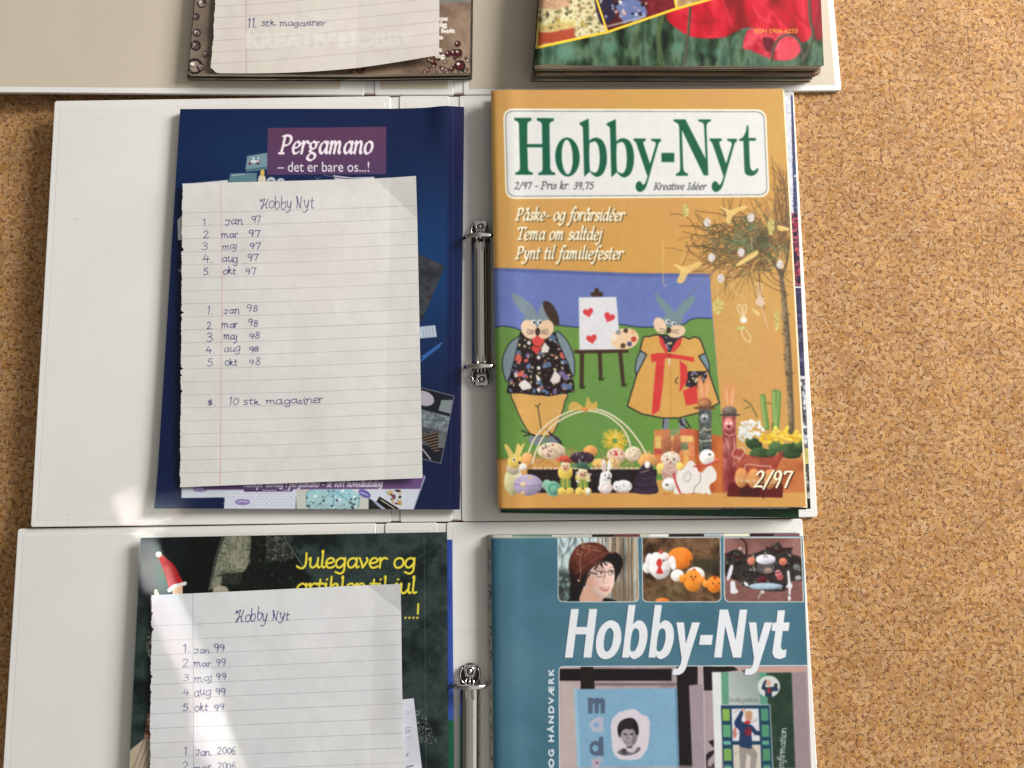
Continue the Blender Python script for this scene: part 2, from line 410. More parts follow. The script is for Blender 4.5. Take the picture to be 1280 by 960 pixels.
def print_rabbit_cover():
    c = Canvas(600, 98, 1020, 645, 2, (209, 165, 100))
    R = random.Random(5)
    c.fill([(600, 98), (1020, 98), (1020, 645), (600, 645)], lambda X, Y: np.stack([204 + 8 * fbm(X, Y, 90, 3), 154 + 10 * fbm(X, Y, 90, 4), 80 + 16 * fbm(X, Y, 120, 5)], -1))
    # painted wall: sky and hill
    wall = [(600, 335), (640, 335.5), (700, 338), (790, 341.5), (887, 342.5), (891, 400), (898, 480), (905, 560), (600, 620)]
    c.fill(wall, lambda X, Y: np.stack([104 + 10 * fbm(X, Y, 60, 9), 119 + 8 * fbm(X, Y, 60, 9), 176 + 12 * fbm(X, Y, 60, 9)], -1))
    c.line([(600, 336.5), (640, 337.5), (700, 340), (790, 343.5), (887, 344)], 4, (74, 86, 140), .6, blur=1)
    hill = [(600, 413), (618, 410), (626, 407.5), (640, 409), (655, 413), (680, 409), (697, 406.5), (722, 409), (750, 407), (775, 405.5), (792, 408), (811, 409), (835, 407), (855, 405), (862, 400), (873, 397.5), (890, 398)]
    hs = spline(hill)
    c.fill(list(hs) + [(898, 480), (905, 560), (910, 600), (600, 600)], lambda X, Y: np.stack([104 + 10 * fbm(X, Y, 50, 12) - .02 * (Y - 400), 141 + 10 * fbm(X, Y, 50, 12), 66 + 14 * fbm(X, Y, 70, 13)], -1))
    c.strokes([hs], 1.3, (40, 50, 90))
    # shelf
    c.fill([(600, 574), (700, 573), (700, 616), (910, 613), (1020, 600), (1020, 645), (600, 645)], lambda X, Y: np.stack([207 + 10 * fbm(X, Y, 50, 3), 152 + 10 * fbm(X, Y, 50, 3), 82 + 10 * fbm(X, Y, 50, 3)], -1))
    c.rect(600, 572.5, 640, 576, (150, 105, 55), .5, blur=1)
    # title panel
    c.fill(rrect([(629, 135.8), (957.5, 136.8), (962, 246.2), (632, 248.6)], 13), (252, 246, 228))
    c.fill(rrect([(631.2, 138.3), (955.3, 139.2), (959.6, 243.9), (634.2, 246)], 11), (66, 78, 78))
    c.fill(rrect([(632, 139.1), (954.5, 140), (958.8, 243.1), (635, 245.2)], 10.5), (229, 227, 224))
    G = (34, 96, 70)
    A = lambda *p: [(620 + a / 7.111, 125 + b / 7.111) for a, b in p]
    B = lambda dx, *p: [(790 + (a + dx) / 7.111, 125 + b / 7.111) for a, b in p]
    c.fill(A((163, 158), (315, 158), (314, 183), (290, 192), (280, 205), (278, 225), (278, 392), (411, 392), (408, 220), (402, 200), (386, 190), (364, 184), (363, 160), (514, 162), (512, 188), (490, 195), (478, 206), (475, 225), (482, 600), (487, 625), (500, 640), (525, 646), (527, 667), (376, 667), (378, 646), (400, 640), (412, 625), (414, 600), (412, 420), (278, 420), (284, 600), (288, 625), (302, 638), (325, 643), (327, 665), (172, 665), (172, 644), (195, 638), (209, 622), (213, 600), (204, 220), (200, 200), (186, 188), (163, 180)), G)
    c.fill(ell(620 + 635 / 7.111, 125 + 507 / 7.111, 109 / 7.111, 174 / 7.111, -2), G, holes=[ell(620 + 633 / 7.111, 125 + 507 / 7.111, 49 / 7.111, 154 / 7.111, -2)])
    for dx, dy in ((0, 0), (241, 5)):
        out = A(*[(a + dx, b + dy) for a, b in ((824, 165), (742, 203), (744, 220), (762, 228), (771, 245), (773, 275), (784, 683), (833, 637))])
        out += list(spline(A(*[(a + dx, b + dy) for a, b in ((833, 637), (868, 672), (905, 683), (950, 655), (978, 590), (986, 510), (976, 425), (945, 360), (895, 335), (855, 343), (828, 364))])))
        hole = spline(A(*[(a + dx, b + dy) for a, b in ((831, 402), (858, 374), (885, 370), (912, 415), (922, 510), (914, 600), (888, 645), (860, 640), (834, 612))]), closed=True)
        c.fill(out, G, holes=[hole])
    for dx in (0, 676):
        o = B(dx, (14, 342), (122, 342), (120, 364), (102, 370), (99, 384), (105, 400), (160, 568), (212, 395), (208, 375), (195, 368), (172, 363), (170, 345), (257, 345), (256, 368), (240, 378), (232, 400), (186, 560), (156, 670), (138, 735))
        o += list(spline(B(dx, (138, 735), (115, 790), (78, 816), (48, 808), (33, 778), (38, 742), (60, 722), (80, 730), (95, 752), (110, 748), (124, 722), (138, 680))))
        o += B(dx, (40, 390), (30, 370), (14, 360))
        c.fill(o, G)
    c.fill(B(0, (262, 470), (376, 470), (376, 552), (262, 552)), G)
    c.fill(B(0, (370, 172), (475, 172), (655, 525), (640, 225), (632, 205), (612, 195), (590, 190), (590, 172), (702, 172), (700, 190), (675, 200), (664, 218), (662, 250), (678, 670), (638, 670), (443, 265), (455, 600), (462, 632), (478, 648), (497, 655), (497, 674), (390, 674), (392, 655), (415, 645), (426, 628), (429, 600), (420, 245), (412, 215), (394, 200), (372, 192)), G)
    o = B(0, (1022, 226), (1035, 226), (1036, 338), (1101, 338), (1100, 363), (1040, 363))
    o += list(spline(B(0, (1040, 363), (1048, 570), (1060, 618), (1078, 630), (1098, 622), (1112, 605)))) + list(spline(B(0, (1125, 612), (1110, 648), (1080, 670), (1048, 674), (1015, 660), (1000, 615), (990, 365))))
    o += list(spline(B(0, (953, 364), (955, 348), (985, 330), (1010, 285), (1022, 226))))
    c.fill(o, G)
    K = (55, 58, 58)
    write(c, '2/97 - Pris kr. 39,75', 643, 236.3, 741, 6.0, 1, K, nib=(1.35, .5, 35), slant=.16)
    write(c, 'Kreative Id\u00e9er', 817.5, 237, 882, 5.4, 1, K, nib=(1.3, .45, 35), slant=.16)
    for s, x0, x1, b in (('P\u00e5ske- og for\u00e5rsid\u00e9er', 645, 779, 275.2), ('Tema om saltdej', 646, 751, 299.2), ('Pynt til familiefester', 645, 777, 323.4)):
        for off, col in (((1.3, 1.2), (96, 74, 44)), ((0, 0), (252, 244, 214))):
            write(c, s, x0, b, x1, 9.6, 1, col, nib=(2.6, 1.0, 35), slant=.2, off=off, slope=.004)
    # ---- left rabbit
    z = Z(600, 330, 4.923); D = (40, 38, 44); GR = (128, 144, 152)
    def shape(pts, col, smooth=True, line=1.1, cv=c):
        q = spline(pts, 8, True) if smooth else np.array(pts)
        cv.fill(q, col)
        if line: cv.strokes([np.vstack([q, q[:1]])], line, D)
    shape(z((232, 450), (180, 490), (145, 560), (138, 625), (150, 690), (170, 720), (215, 600), (250, 440)), GR)
    shape(z((475, 415), (530, 465), (572, 550), (582, 620), (575, 690), (530, 600), (470, 470)), GR)
    zz = Z(600, 480, 4.923)
    shape(zz((198, 55), (360, 68), (528, 58), (522, 110), (500, 190), (445, 310), (380, 318), (318, 312), (262, 235), (215, 130)), (218, 168, 96))
    c.line(zz((340, 130), (355, 138), (370, 120)), 1, D); c.line(zz((355, 138), (365, 200), (378, 280)), 1, D)
    sm = z((250, 415), (300, 455), (350, 535), (410, 455), (460, 415), (485, 490), (545, 620), (578, 740), (578, 785), (500, 798), (420, 812), (330, 796), (165, 792), (195, 650), (232, 500))
    c.fill(sm, (46, 38, 38))
    c.scatter(sm, 42, [(104, 122, 158), (120, 104, 150), (90, 110, 140)], (2, 4.2), 3, aspect=(.4, 1.2))
    c.scatter(sm, 14, [(222, 214, 208), (205, 100, 90), (190, 96, 84)], (2, 4), 4)
    c.scatter(sm, 170, [(214, 196, 150), (226, 214, 190), (176, 150, 110), (200, 120, 90), (40, 34, 34)], (.5, 1.5), 6)
    for q in (((235, 740), (275, 710), (312, 740), (318, 765), (262, 778)), ((430, 720), (460, 655), (497, 690), (490, 725), (450, 735)), ((372, 545), (395, 480), (428, 515), (418, 545))): c.fill(z(*q), (226, 216, 210))
    for q in (((205, 590), (235, 548), (258, 575), (245, 600)), ((225, 670), (262, 655), (272, 690), (235, 695))): c.fill(z(*q), (206, 100, 86))
    c.strokes([np.array(z((165, 792), (330, 796), (420, 812), (500, 798), (578, 785), (578, 740), (545, 620), (485, 490), (460, 420)))], 1.2, D)
    c.strokes([np.array(z((165, 792), (195, 650), (232, 500), (250, 415)))], 1.2, D)
    for y in (575, 640, 708, 773): c.ell(600 + 361 / 4.923, 330 + y / 4.923, 2.3, 2.3, (228, 224, 218))
    shape(z((195, 182), (240, 195), (300, 235), (338, 275), (350, 305), (420, 320), (430, 360), (400, 420), (300, 420), (265, 370), (275, 318), (240, 280), (208, 232)), GR, line=0)
    shape(z((360, 300), (372, 262), (392, 245), (400, 290), (410, 330)), GR, line=0)
    shape(z((388, 235), (418, 230), (455, 262), (482, 320), (486, 372), (455, 378), (420, 330), (395, 280)), (70, 56, 48), line=0)
    shape(z((318, 512), (340, 548), (352, 555), (385, 500), (392, 470)), (208, 74, 68), line=0)
    shape(z((318, 455), (350, 440), (395, 452), (392, 490), (356, 510), (325, 492)), (214, 78, 72), line=.8)
    c.ell(600 + 303 / 4.923, 330 + 402 / 4.923, 9.6, 12.4, (236, 204, 172), -28)
    c.ell(600 + 403 / 4.923, 330 + 402 / 4.923, 9.6, 12.4, (232, 198, 164), 28)
    for x in (330, 367):
        c.ell(600 + x / 4.923, 330 + 357 / 4.923, 3.1, 2.9, (236, 236, 236)); c.ell(600 + (x + 4) / 4.923, 330 + 359 / 4.923, 1.6, 1.7, (40, 40, 44))
    c.ell(600 + 355 / 4.923, 330 + 416 / 4.923, 3.3, 4.8, (74, 54, 44))
    for a in (((330, 410), (290, 402)), ((330, 418), (286, 420)), ((332, 426), (292, 434)), ((380, 410), (420, 402)), ((380, 418), (424, 420)), ((378, 426), (416, 434))): c.line(z(*a), .6, D)
    c.ell(600 + 350 / 4.923, 480 + 345 / 4.923, 11, 5.5, (124, 130, 142)); c.ell(600 + 450 / 4.923, 480 + 348 / 4.923, 9, 6, (124, 130, 142))
    for q in (((255, 285), (300, 305), (350, 320)), ((270, 320), (320, 310), (340, 325)), ((410, 280), (450, 320), (510, 380)), ((430, 310), (480, 335), (500, 360))): c.line(zz(*q), 1.5, D)
    # ---- easel and palette
    Bn = (72, 54, 44)
    for q in (((614, 548), (641, 548), (638, 765), (613, 765)), ((725, 548), (749, 548), (754, 715), (733, 715)), ((850, 548), (876, 546), (894, 750), (871, 752))): c.fill(z(*q), Bn)
    for x, y in ((628, 765), (745, 715), (884, 752)):
        c.fill(z((x - 18, y - 25), (x - 5, y - 8), (x, y - 28), (x + 6, y - 8), (x + 26, y - 22), (x + 14, y + 4), (x - 14, y + 4)), (58, 70, 38))
    c.fill(z((608, 205), (838, 203), (866, 525), (612, 529)), (225, 223, 226))
    c.fill(z((680, 175), (702, 172), (707, 148), (728, 149), (734, 170), (757, 176), (757, 200), (684, 201)), Bn)
    c.fill(z((578, 529), (913, 525), (915, 547), (581, 551)), Bn)
    for x, y, s, r in ((666, 298, 13, -12), (795, 328, 14, 22), (687, 461, 13.4, -10)): c.fill(heart(600 + x / 4.923, 330 + y / 4.923, s, r), (216, 70, 74))
    c.ell(600 + 890 / 4.923, 330 + 460 / 4.923, 17.8, 13.2, (236, 204, 164), -8)
    c.ell(600 + 822 / 4.923, 330 + 452 / 4.923, 4, 4.6, (240, 226, 206)); 
    for x, y, r, k in ((852, 420, 3.1, (146, 146, 150)), (897, 410, 3, (84, 64, 52)), (943, 416, 2.9, (226, 176, 130)), (946, 463, 3.5, (196, 74, 62)), (920, 492, 3.2, (92, 84, 120)), (880, 503, 3.3, (94, 68, 52))): c.ell(600 + x / 4.923, 330 + y / 4.923, r, r, k)
    # ---- right rabbit
    y_ = Z(740, 340, 4.8)
    for q in (((375, 130), (410, 150), (460, 195), (492, 245), (480, 275), (445, 250), (405, 200)), ((617, 140), (607, 185), (570, 235), (525, 275), (503, 250), (535, 190), (580, 155))): shape(y_(*q), (118, 142, 148), line=0)
    for q in (((290, 470), (330, 497), (300, 560), (268, 630), (258, 580), (268, 520)), ((635, 508), (680, 488), (702, 545), (705, 600), (690, 620), (660, 560))): shape(y_(*q), GR, False, 1.2)
    dr = y_((405, 378), (372, 378), (345, 388), (312, 386), (300, 420), (288, 470), (328, 496), (270, 612), (212, 805), (300, 852), (420, 876), (520, 876), (640, 845), (765, 786), (700, 600), (640, 505), (680, 487), (655, 415), (635, 393), (608, 390), (585, 403), (560, 392), (535, 386))
    shape(dr, (214, 164, 88), False, 1.5)
    c.line(y_((470, 560), (472, 700), (470, 860)), .6, (170, 122, 60))
    c.fill(y_((400, 378), (540, 388), (475, 480), (455, 480)), (50, 48, 56)); c.scatter(y_((410, 385), (530, 392), (475, 470), (455, 470)), 12, [(110, 130, 170), (206, 190, 160)], (.8, 1.8), 2)
    RD = (212, 66, 62)
    for q in (((400, 382), (425, 400), (455, 470), (445, 492), (408, 430)), ((542, 392), (530, 440), (492, 482), (472, 470), (508, 410))): c.fill(y_(*q), RD)
    c.fill(y_((575, 596), (690, 594), (692, 640), (640, 700), (560, 690)), (48, 40, 40)); c.scatter(y_((575, 596), (690, 594), (692, 640), (640, 700), (560, 690)), 34, [(220, 205, 170), (120, 110, 150), (200, 180, 150), (90, 110, 140)], (.7, 1.8), 8)
    for q in (((385, 530), (437, 520), (425, 680), (405, 830), (358, 860), (366, 740)), ((525, 530), (568, 560), (575, 640), (548, 690), (524, 726), (530, 640)), ((545, 712), (628, 680), (638, 788), (565, 802))): c.fill(y_(*q), RD)
    c.fill(y_((350, 495), (400, 485), (452, 487), (540, 500), (612, 512), (612, 540), (520, 522), (455, 516), (400, 530), (360, 543)), RD)
    c.fill(y_((452, 487), (475, 490), (480, 512), (455, 518)), (180, 50, 48)); c.line(y_((463, 520), (464, 555)), 2, (220, 210, 200))
    c.ell(740 + 486 / 4.8, 340 + 285 / 4.8, 12.4, 10.5, (122, 140, 148))
    c.ell(740 + 408 / 4.8, 340 + 322 / 4.8, 7.4, 10.8, (236, 205, 174), -24); c.ell(740 + 507 / 4.8, 340 + 357 / 4.8, 11.4, 7.6, (232, 200, 166), -14)
    for x, y in ((455, 297), (490, 311)):
        c.ell(740 + x / 4.8, 340 + y / 4.8, 3, 2.7, (238, 238, 238)); c.ell(740 + (x + 3) / 4.8, 340 + (y + 1) / 4.8, 1.5, 1.5, (40, 40, 44))
    c.ell(740 + 461 / 4.8, 340 + 351 / 4.8, 3.1, 3.8, (70, 52, 42))
    for a in (((440, 345), (405, 340)), ((440, 355), (402, 360)), ((482, 350), (520, 352)), ((480, 360), (518, 368))): c.line(y_(*a), .6, D)
    c.fill(y_((498, 655), (515, 632), (530, 655), (515, 672)), (214, 164, 88)); c.line(y_((515, 632), (498, 655), (515, 672)), 1, D, smooth=False)
    # feet
    for x in (440, 540): c.rect(740 + (x - 18) / 4.8, 340 + 880 / 4.8, 740 + (x + 20) / 4.8, 540, (126, 132, 142))
    for q in (((430, 885), (425, 930)), ((530, 880), (545, 915), (575, 940)), ((540, 920), (520, 890)), ((560, 885), (590, 935))): c.line(y_(*q), 1.6, D)
    # ---- right hand still life
    w = Z(800, 480, 5.333)
    def E(x, y, rx, ry, col, rot=0, a=1, blur=0): c.orb(800 + x / 5.333, 480 + y / 5.333, rx / 5.333, ry / 5.333, col, rot, a, blur)
    c.noise(w((355, 300), (520, 345), (558, 345), (558, 725), (380, 725)), [(150, 74, 40), (196, 104, 54), (206, 116, 60)], 14, 3, stretch=(.4, 3))
    c.fill(w((95, 306), (240, 300), (365, 300), (365, 600), (120, 600), (88, 480)), (216, 128, 76))
    for i, (x0, yy0, x1, yy1, k) in enumerate(((100, 350, 150, 430, (232, 196, 110)), (200, 300, 265, 350, (120, 150, 100)), (265, 300, 360, 345, (206, 84, 66)), (95, 430, 160, 470, (206, 80, 70)), (270, 390, 320, 440, (104, 130, 100)), (205, 345, 350, 385, (236, 200, 120)), (150, 350, 200, 470, (210, 132, 84)), (320, 400, 365, 480, (226, 130, 84)), (290, 440, 325, 560, (230, 176, 96)))): c.rect(800 + x0 / 5.333, 480 + yy0 / 5.333, 800 + x1 / 5.333, 480 + yy1 / 5.333, k)
    c.noise(w((95, 306), (365, 300), (365, 480), (95, 480)), [(150, 90, 60), (240, 200, 140)], 5, 8, .22)
    E(175, 395, 36, 88, (170, 108, 74)); E(245, 402, 30, 68, (164, 100, 70))
    for x, yy, rot in ((405, 30, -6), (445, 30, 8), (575, 72, -4), (612, 78, 5)): E(x, yy, 22, 86, (222, 150, 98), rot, .9); E(x + 4, yy + 8, 9, 60, (232, 172, 126), rot)
    c.noise(w((392, 170), (478, 170), (476, 440), (440, 470), (392, 470)), [(58, 62, 60), (104, 108, 104), (74, 80, 76)], 7, 5)
    for yy in (300, 375): c.line(w((395, yy), (435, yy + 8), (475, yy)), 1.4, (190, 180, 150))
    c.scatter(w((396, 290), (474, 290), (474, 440), (396, 440)), 26, [(196, 196, 186), (140, 140, 130), (46, 46, 44)], (.5, 1.6), 4)
    E(430, 230, 30, 34, (128, 136, 134)); E(420, 214, 6, 9, (240, 240, 240)); E(442, 214, 6, 9, (240, 240, 240)); E(430, 232, 8, 8, (40, 40, 40))
    E(430, 128, 48, 38, (158, 104, 72)); E(432, 160, 76, 11, (112, 78, 58)); E(428, 130, 30, 20, (176, 120, 84))
    c.noise(w((545, 210), (640, 210), (645, 560), (650, 720), (560, 720)), [(140, 62, 58), (192, 116, 108), (166, 84, 78)], 10, 5, stretch=(.6, 2))
    c.fill(w((555, 560), (650, 560), (650, 725), (562, 725)), (120, 34, 36), .6, blur=3)
    E(592, 270, 34, 42, (214, 130, 122)); E(580, 262, 8, 10, (240, 236, 230)); E(604, 262, 8, 10, (240, 236, 230)); E(592, 284, 11, 11, (110, 40, 60))
    for q in (((566, 330), (600, 345), (632, 330)), ((572, 360), (590, 430)), ((625, 360), (630, 420))): c.line(w(*q), .9, (232, 190, 180))
    E(596, 182, 50, 32, (104, 92, 86)); E(600, 206, 70, 9, (78, 68, 64)); E(590, 176, 26, 16, (124, 112, 104))
    # plants in a terracotta pot
    for q, wd in (((((820, 85), (830, 180), (845, 290)), 7.2)), (((900, 55), (902, 160), (908, 285)), 8), (((928, 55), (924, 170), (915, 285)), 5)):
        c.line(w(*q), wd, (112, 146, 74)); c.line(w(*[(a - 8, b) for a, b in q]), wd * .35, (150, 180, 104))
    for q in (((690, 105), (735, 135), (780, 220)), ((700, 165), (730, 150)), ((850, 125), (872, 132)), ((885, 260), (880, 310))): c.line(w(*q), 1.2, (84, 92, 50))
    c.noise(w((868, 488), (1098, 488), (1110, 720), (880, 728)), [(160, 84, 46), (196, 116, 66), (204, 128, 76)], 30, 6)
    c.rect(800 + 930 / 5.333, 480 + 486 / 5.333, 1006, 480 + 500 / 5.333, (212, 140, 90), .8, blur=.5)
    for x, yy, rx, ry, rot, k in ((760, 400, 58, 40, 20, 0), (790, 460, 60, 38, -10, 1), (850, 465, 52, 30, 10, 0), (905, 415, 48, 36, 0, 2), (980, 440, 60, 44, -14, 1), (1040, 430, 52, 40, 16, 0), (1060, 395, 34, 30, 0, 2), (730, 370, 26, 30, 30, 1), (880, 455, 40, 26, -20, 1), (1010, 475, 66, 22, 0, 0)):
        col = ((46, 66, 40), (62, 88, 52), (84, 112, 66))[k]
        E(x, yy, rx, ry, col, rot); c.line(w((x - rx * .7, yy + 4), (x, yy - 2), (x + rx * .7, yy + 3)), .6, (110, 134, 92), .6)
    for n, cx, cy, rx, ry, cols in ((46, 745, 300, 84, 58, ((236, 234, 228), (214, 212, 204), (246, 246, 242))), (18, 690, 335, 36, 40, ((230, 228, 220), (206, 204, 196))), (60, 950, 340, 100, 52, ((236, 200, 74), (222, 178, 50), (244, 214, 100))), (20, 835, 365, 44, 42, ((234, 196, 70), (216, 172, 46))), (22, 1040, 345, 40, 40, ((236, 200, 80), (220, 176, 52)))):
        for _ in range(n):
            t, r = R.uniform(0, 6.28), math.sqrt(R.random())
            E(cx + rx * r * math.cos(t), cy + ry * r * math.sin(t), R.uniform(9, 17), R.uniform(8, 14), R.choice(cols), R.uniform(0, 180))
    for _ in range(14): E(R.uniform(690, 820), R.uniform(260, 340), 3, 3, (214, 190, 90))
    c.noise(w((640, 440), (710, 470), (820, 490), (900, 480), (950, 440), (960, 480), (930, 520), (880, 640), (650, 640)), [(140, 48, 44), (178, 76, 64)], 12, 4, .78)
    E(655, 475, 48, 46, (168, 72, 62), 0, .9)
    for q in (((650, 430), (690, 425), (695, 460), (655, 500), (615, 470), (635, 425)), ((640, 480), (670, 500), (650, 520)), ((700, 580), (700, 545), (730, 535), (800, 545), (870, 550), (872, 580))): c.line(w(*q), 1, (232, 190, 176))
    c.fill(w((595, 660), (955, 665), (950, 758), (580, 750)), (98, 34, 30)); c.fill(w((660, 690), (790, 690), (800, 750), (660, 750)), (60, 30, 26), .7, blur=1)
    for x, yy in ((675, 625), (758, 630), (862, 635)):
        E(x, yy, 43, 66, (204, 138, 82)); E(x - 8, yy - 14, 26, 36, (222, 160, 102), 0, .7, 1.2)
        for dx in (-30, 4, 32): E(x + dx, yy + 18, 9, 10, (236, 206, 170)); E(x + dx, yy + 18, 3, 3, (150, 70, 50))
    c.line(w((822, 640), (824, 760)), 1.6, (70, 32, 28))
    # white wooden hen and a small doll
    E(205, 500, 66, 50, (226, 208, 190)); c.scatter(ell(800 + 205 / 5.333, 480 + 500 / 5.333, 12, 9), 60, [(240, 232, 220), (190, 150, 130), (214, 180, 160)], (.5, 1.2), 3)
    E(182, 503, 6, 6, (40, 34, 34)); E(226, 503, 6, 6, (40, 34, 34)); E(203, 522, 8, 5, (170, 90, 70))
    E(140, 565, 32, 38, (224, 196, 110)); E(265, 560, 28, 40, (226, 196, 104)); c.noise(ell(800 + 200 / 5.333, 480 + 600 / 5.333, 10, 14), [(222, 196, 180), (190, 140, 130)], 3, 3)
    c.fill(spline(w((250, 585), (285, 570), (310, 535), (330, 512), (360, 522), (388, 575), (412, 590), (440, 560), (475, 545), (508, 590), (505, 640), (462, 678), (470, 735), (370, 725), (265, 735), (225, 722), (236, 650)), 6, True), (236, 230, 222))
    c.line(w((402, 595), (400, 650), (365, 690), (358, 728)), .8, (130, 110, 100)); E(447, 487, 52, 52, (238, 232, 224)); E(195, 670, 48, 44, (234, 228, 218))
    for x, yy, r in ((315, 620, 26), (318, 622, 16)): c.strokes([np.array(ell(800 + x / 5.333, 480 + yy / 5.333, r / 5.333, (r + 12) / 5.333, 20))], .5, (150, 140, 134))
    E(465, 470, 9, 7, (60, 54, 54)); E(180, 672, 11, 7, (80, 74, 74)); c.fill(w((493, 482), (538, 502), (498, 524)), (228, 130, 84))
    c.line(w((358, 550), (430, 545), (535, 508)), 1.8, (196, 64, 70)); c.line(w((405, 548), (390, 580)), 1.6, (196, 64, 70)); c.line(w((225, 600), (240, 660), (270, 730)), 2.2, (190, 58, 60))
    for x in (165, 190, 290, 350, 440): c.fill(w((x - 12, 738), (x, 724), (x + 12, 738)), (206, 104, 62))
    # ---- left hand still life: basket, eggs, dolls
    def F(x, y, rx, ry, col, rot=0, a=1, blur=0): c.orb(600 + x / 4.923, 480 + y / 4.923, rx / 4.923, ry / 4.923, col, rot, a, blur)
    for _ in range(130):
        x, yy = R.uniform(310, 1060), R.uniform(410, 520)
        c.line(zz((x, yy), (x + R.uniform(-40, 40), yy + R.uniform(-26, 20)), (x + R.uniform(-60, 60), yy + R.uniform(-40, 30))), .6, R.choice([(206, 150, 96), (226, 176, 120), (160, 104, 60), (186, 130, 84)]))
    F(1030, 470, 60, 44, (214, 158, 96)); F(290, 470, 40, 50, (216, 160, 100))
    F(440, 412, 86, 52, (222, 200, 168)); c.scatter(ell(600 + 440 / 4.923, 480 + 412 / 4.923, 16, 9), 50, [(170, 100, 110), (206, 160, 130), (240, 226, 200), (120, 80, 110)], (.5, 1.3), 3)
    F(680, 415, 44, 38, (218, 150, 84)); F(628, 455, 76, 38, (62, 44, 56)); c.scatter(ell(600 + 628 / 4.923, 480 + 452 / 4.923, 14, 7), 24, [(220, 210, 200)], (.4, .7), 3)
    for _ in range(210):
        t = R.uniform(0, 6.28); r = R.uniform(20, 88)
        c.line(zz((830 + 20 * math.cos(t), 350 + 18 * math.sin(t)), (830 + r * math.cos(t), 345 + r * .95 * math.sin(t))), .8, R.choice([(232, 196, 66), (240, 212, 100), (206, 166, 50), (224, 186, 80)]))
    F(838, 440, 58, 48, (222, 190, 160)); c.scatter(ell(600 + 838 / 4.923, 480 + 440 / 4.923, 11, 9), 50, [(240, 220, 200), (176, 110, 110), (200, 150, 130)], (.5, 1.2), 4); c.fill(zz((825, 440), (838, 405), (850, 440)), (206, 60, 70))
    F(942, 430, 50, 46, (226, 206, 178)); c.scatter(ell(600 + 942 / 4.923, 480 + 430 / 4.923, 9, 8), 40, [(244, 236, 214), (180, 140, 110)], (.5, 1), 5)
    F(735, 490, 44, 32, (222, 180, 104)); F(820, 490, 40, 30, (220, 186, 120)); c.scatter(zz((690, 460), (860, 460), (860, 520), (690, 520)), 40, [(240, 214, 150), (176, 120, 80)], (.5, 1.4), 6)
    c.fill(zz((290, 525), (1090, 525), (1075, 670), (300, 670)), (44, 36, 38)); c.noise(zz((290, 530), (1090, 530), (1075, 670), (300, 670)), [(36, 30, 32), (58, 46, 46)], 12, 4, .5)
    for k in range(66): F(325 + k * 10.4, 517 + (k % 2) * 4, 5, 6, (240, 222, 206) if k % 3 else (208, 150, 120))
    for q in (((300, 420), (340, 330), (420, 245), (530, 180), (640, 152), (770, 172), (890, 250), (975, 350), (1022, 430)), ((322, 490), (350, 400), (400, 310), (470, 240), (560, 190), (660, 166), (770, 190), (860, 255), (905, 320), (928, 390))):
        c.line(zz(*q), 2.2, (176, 156, 110)); c.line(zz(*[(a, b - 2) for a, b in q]), 1.5, (248, 238, 214))
    for q in (((640, 150), (590, 110), (555, 118), (545, 160), (600, 160)), ((650, 148), (655, 100), (665, 82), (690, 120), (715, 105), (720, 150), (670, 160))): c.fill(spline(zz(*q), 6, True), (226, 176, 92), .85)
    F(645, 155, 24, 12, (206, 130, 70))
    # yellow rabbit, egg, pots
    F(200, 600, 52, 84, (214, 206, 158)); F(205, 520, 42, 40, (196, 184, 160)); F(215, 475, 46, 46, (234, 200, 106))
    for q in (((150, 378), (165, 372), (195, 410), (212, 450), (185, 455), (165, 420)), ((228, 372), (245, 376), (250, 420), (240, 455), (215, 440)), ((275, 362), (262, 400), (250, 430), (240, 420), (250, 385))): c.fill(spline(zz(*q), 5, True), (236, 206, 118))
    F(208, 466, 10, 11, (240, 240, 236)); F(210, 466, 5, 6, (36, 36, 36)); F(244, 484, 8, 8, (36, 34, 36)); F(265, 510, 24, 22, (220, 214, 200)); c.line(zz((240, 520), (250, 560), (235, 570)), 1.6, (236, 234, 230))
    F(295, 622, 90, 66, (170, 156, 184)); F(280, 600, 54, 34, (190, 176, 200), 0, .7, 2); c.line(zz((206, 615), (295, 628), (384, 618)), 1, (140, 124, 156)); F(265, 620, 16, 16, (216, 196, 150)); F(310, 575, 12, 10, (222, 190, 130)); F(265, 672, 14, 12, (196, 166, 110))
    F(412, 622, 30, 34, (132, 172, 150)); F(450, 645, 45, 48, (140, 190, 164)); F(450, 642, 37, 38, (92, 146, 120)); F(456, 650, 24, 24, (112, 166, 140))
    for x, hat, by in ((525, (196, 84, 70), 0), (632, (70, 104, 84), 40)):
        F(x, 545 + by * .8, 46, 48, (226, 196, 92)); F(x, 505 + by, 30, 32, (232, 196, 160)); F(x - 8, 470 + by, 56, 12, hat, 8); F(x - 5, 458 + by, 34, 18, hat)
        F(x - 10, 505 + by, 4, 4, (50, 40, 40)); F(x + 10, 505 + by, 4, 4, (50, 40, 40)); F(x, 520 + by, 12, 5, (180, 70, 60))
        c.rect(600 + (x - 34) / 4.923, 480 + 585 / 4.923, 600 + (x + 34) / 4.923, 480 + 640 / 4.923, (120, 150, 74))
        for dx in (-18, 8): c.rect(600 + (x + dx) / 4.923, 480 + 560 / 4.923, 600 + (x + dx + 8) / 4.923, 480 + 660 / 4.923, (206, 184, 90))
        F(x - 22, 660, 26, 24, (234, 196, 100)); F(x + 28, 660, 26, 24, (232, 190, 98))
    c.scatter(zz((585, 540), (685, 540), (685, 610), (585, 610)), 30, [(226, 220, 210), (206, 180, 140), (150, 110, 90)], (.6, 1.6), 9); F(665, 660, 14, 22, (222, 222, 220))
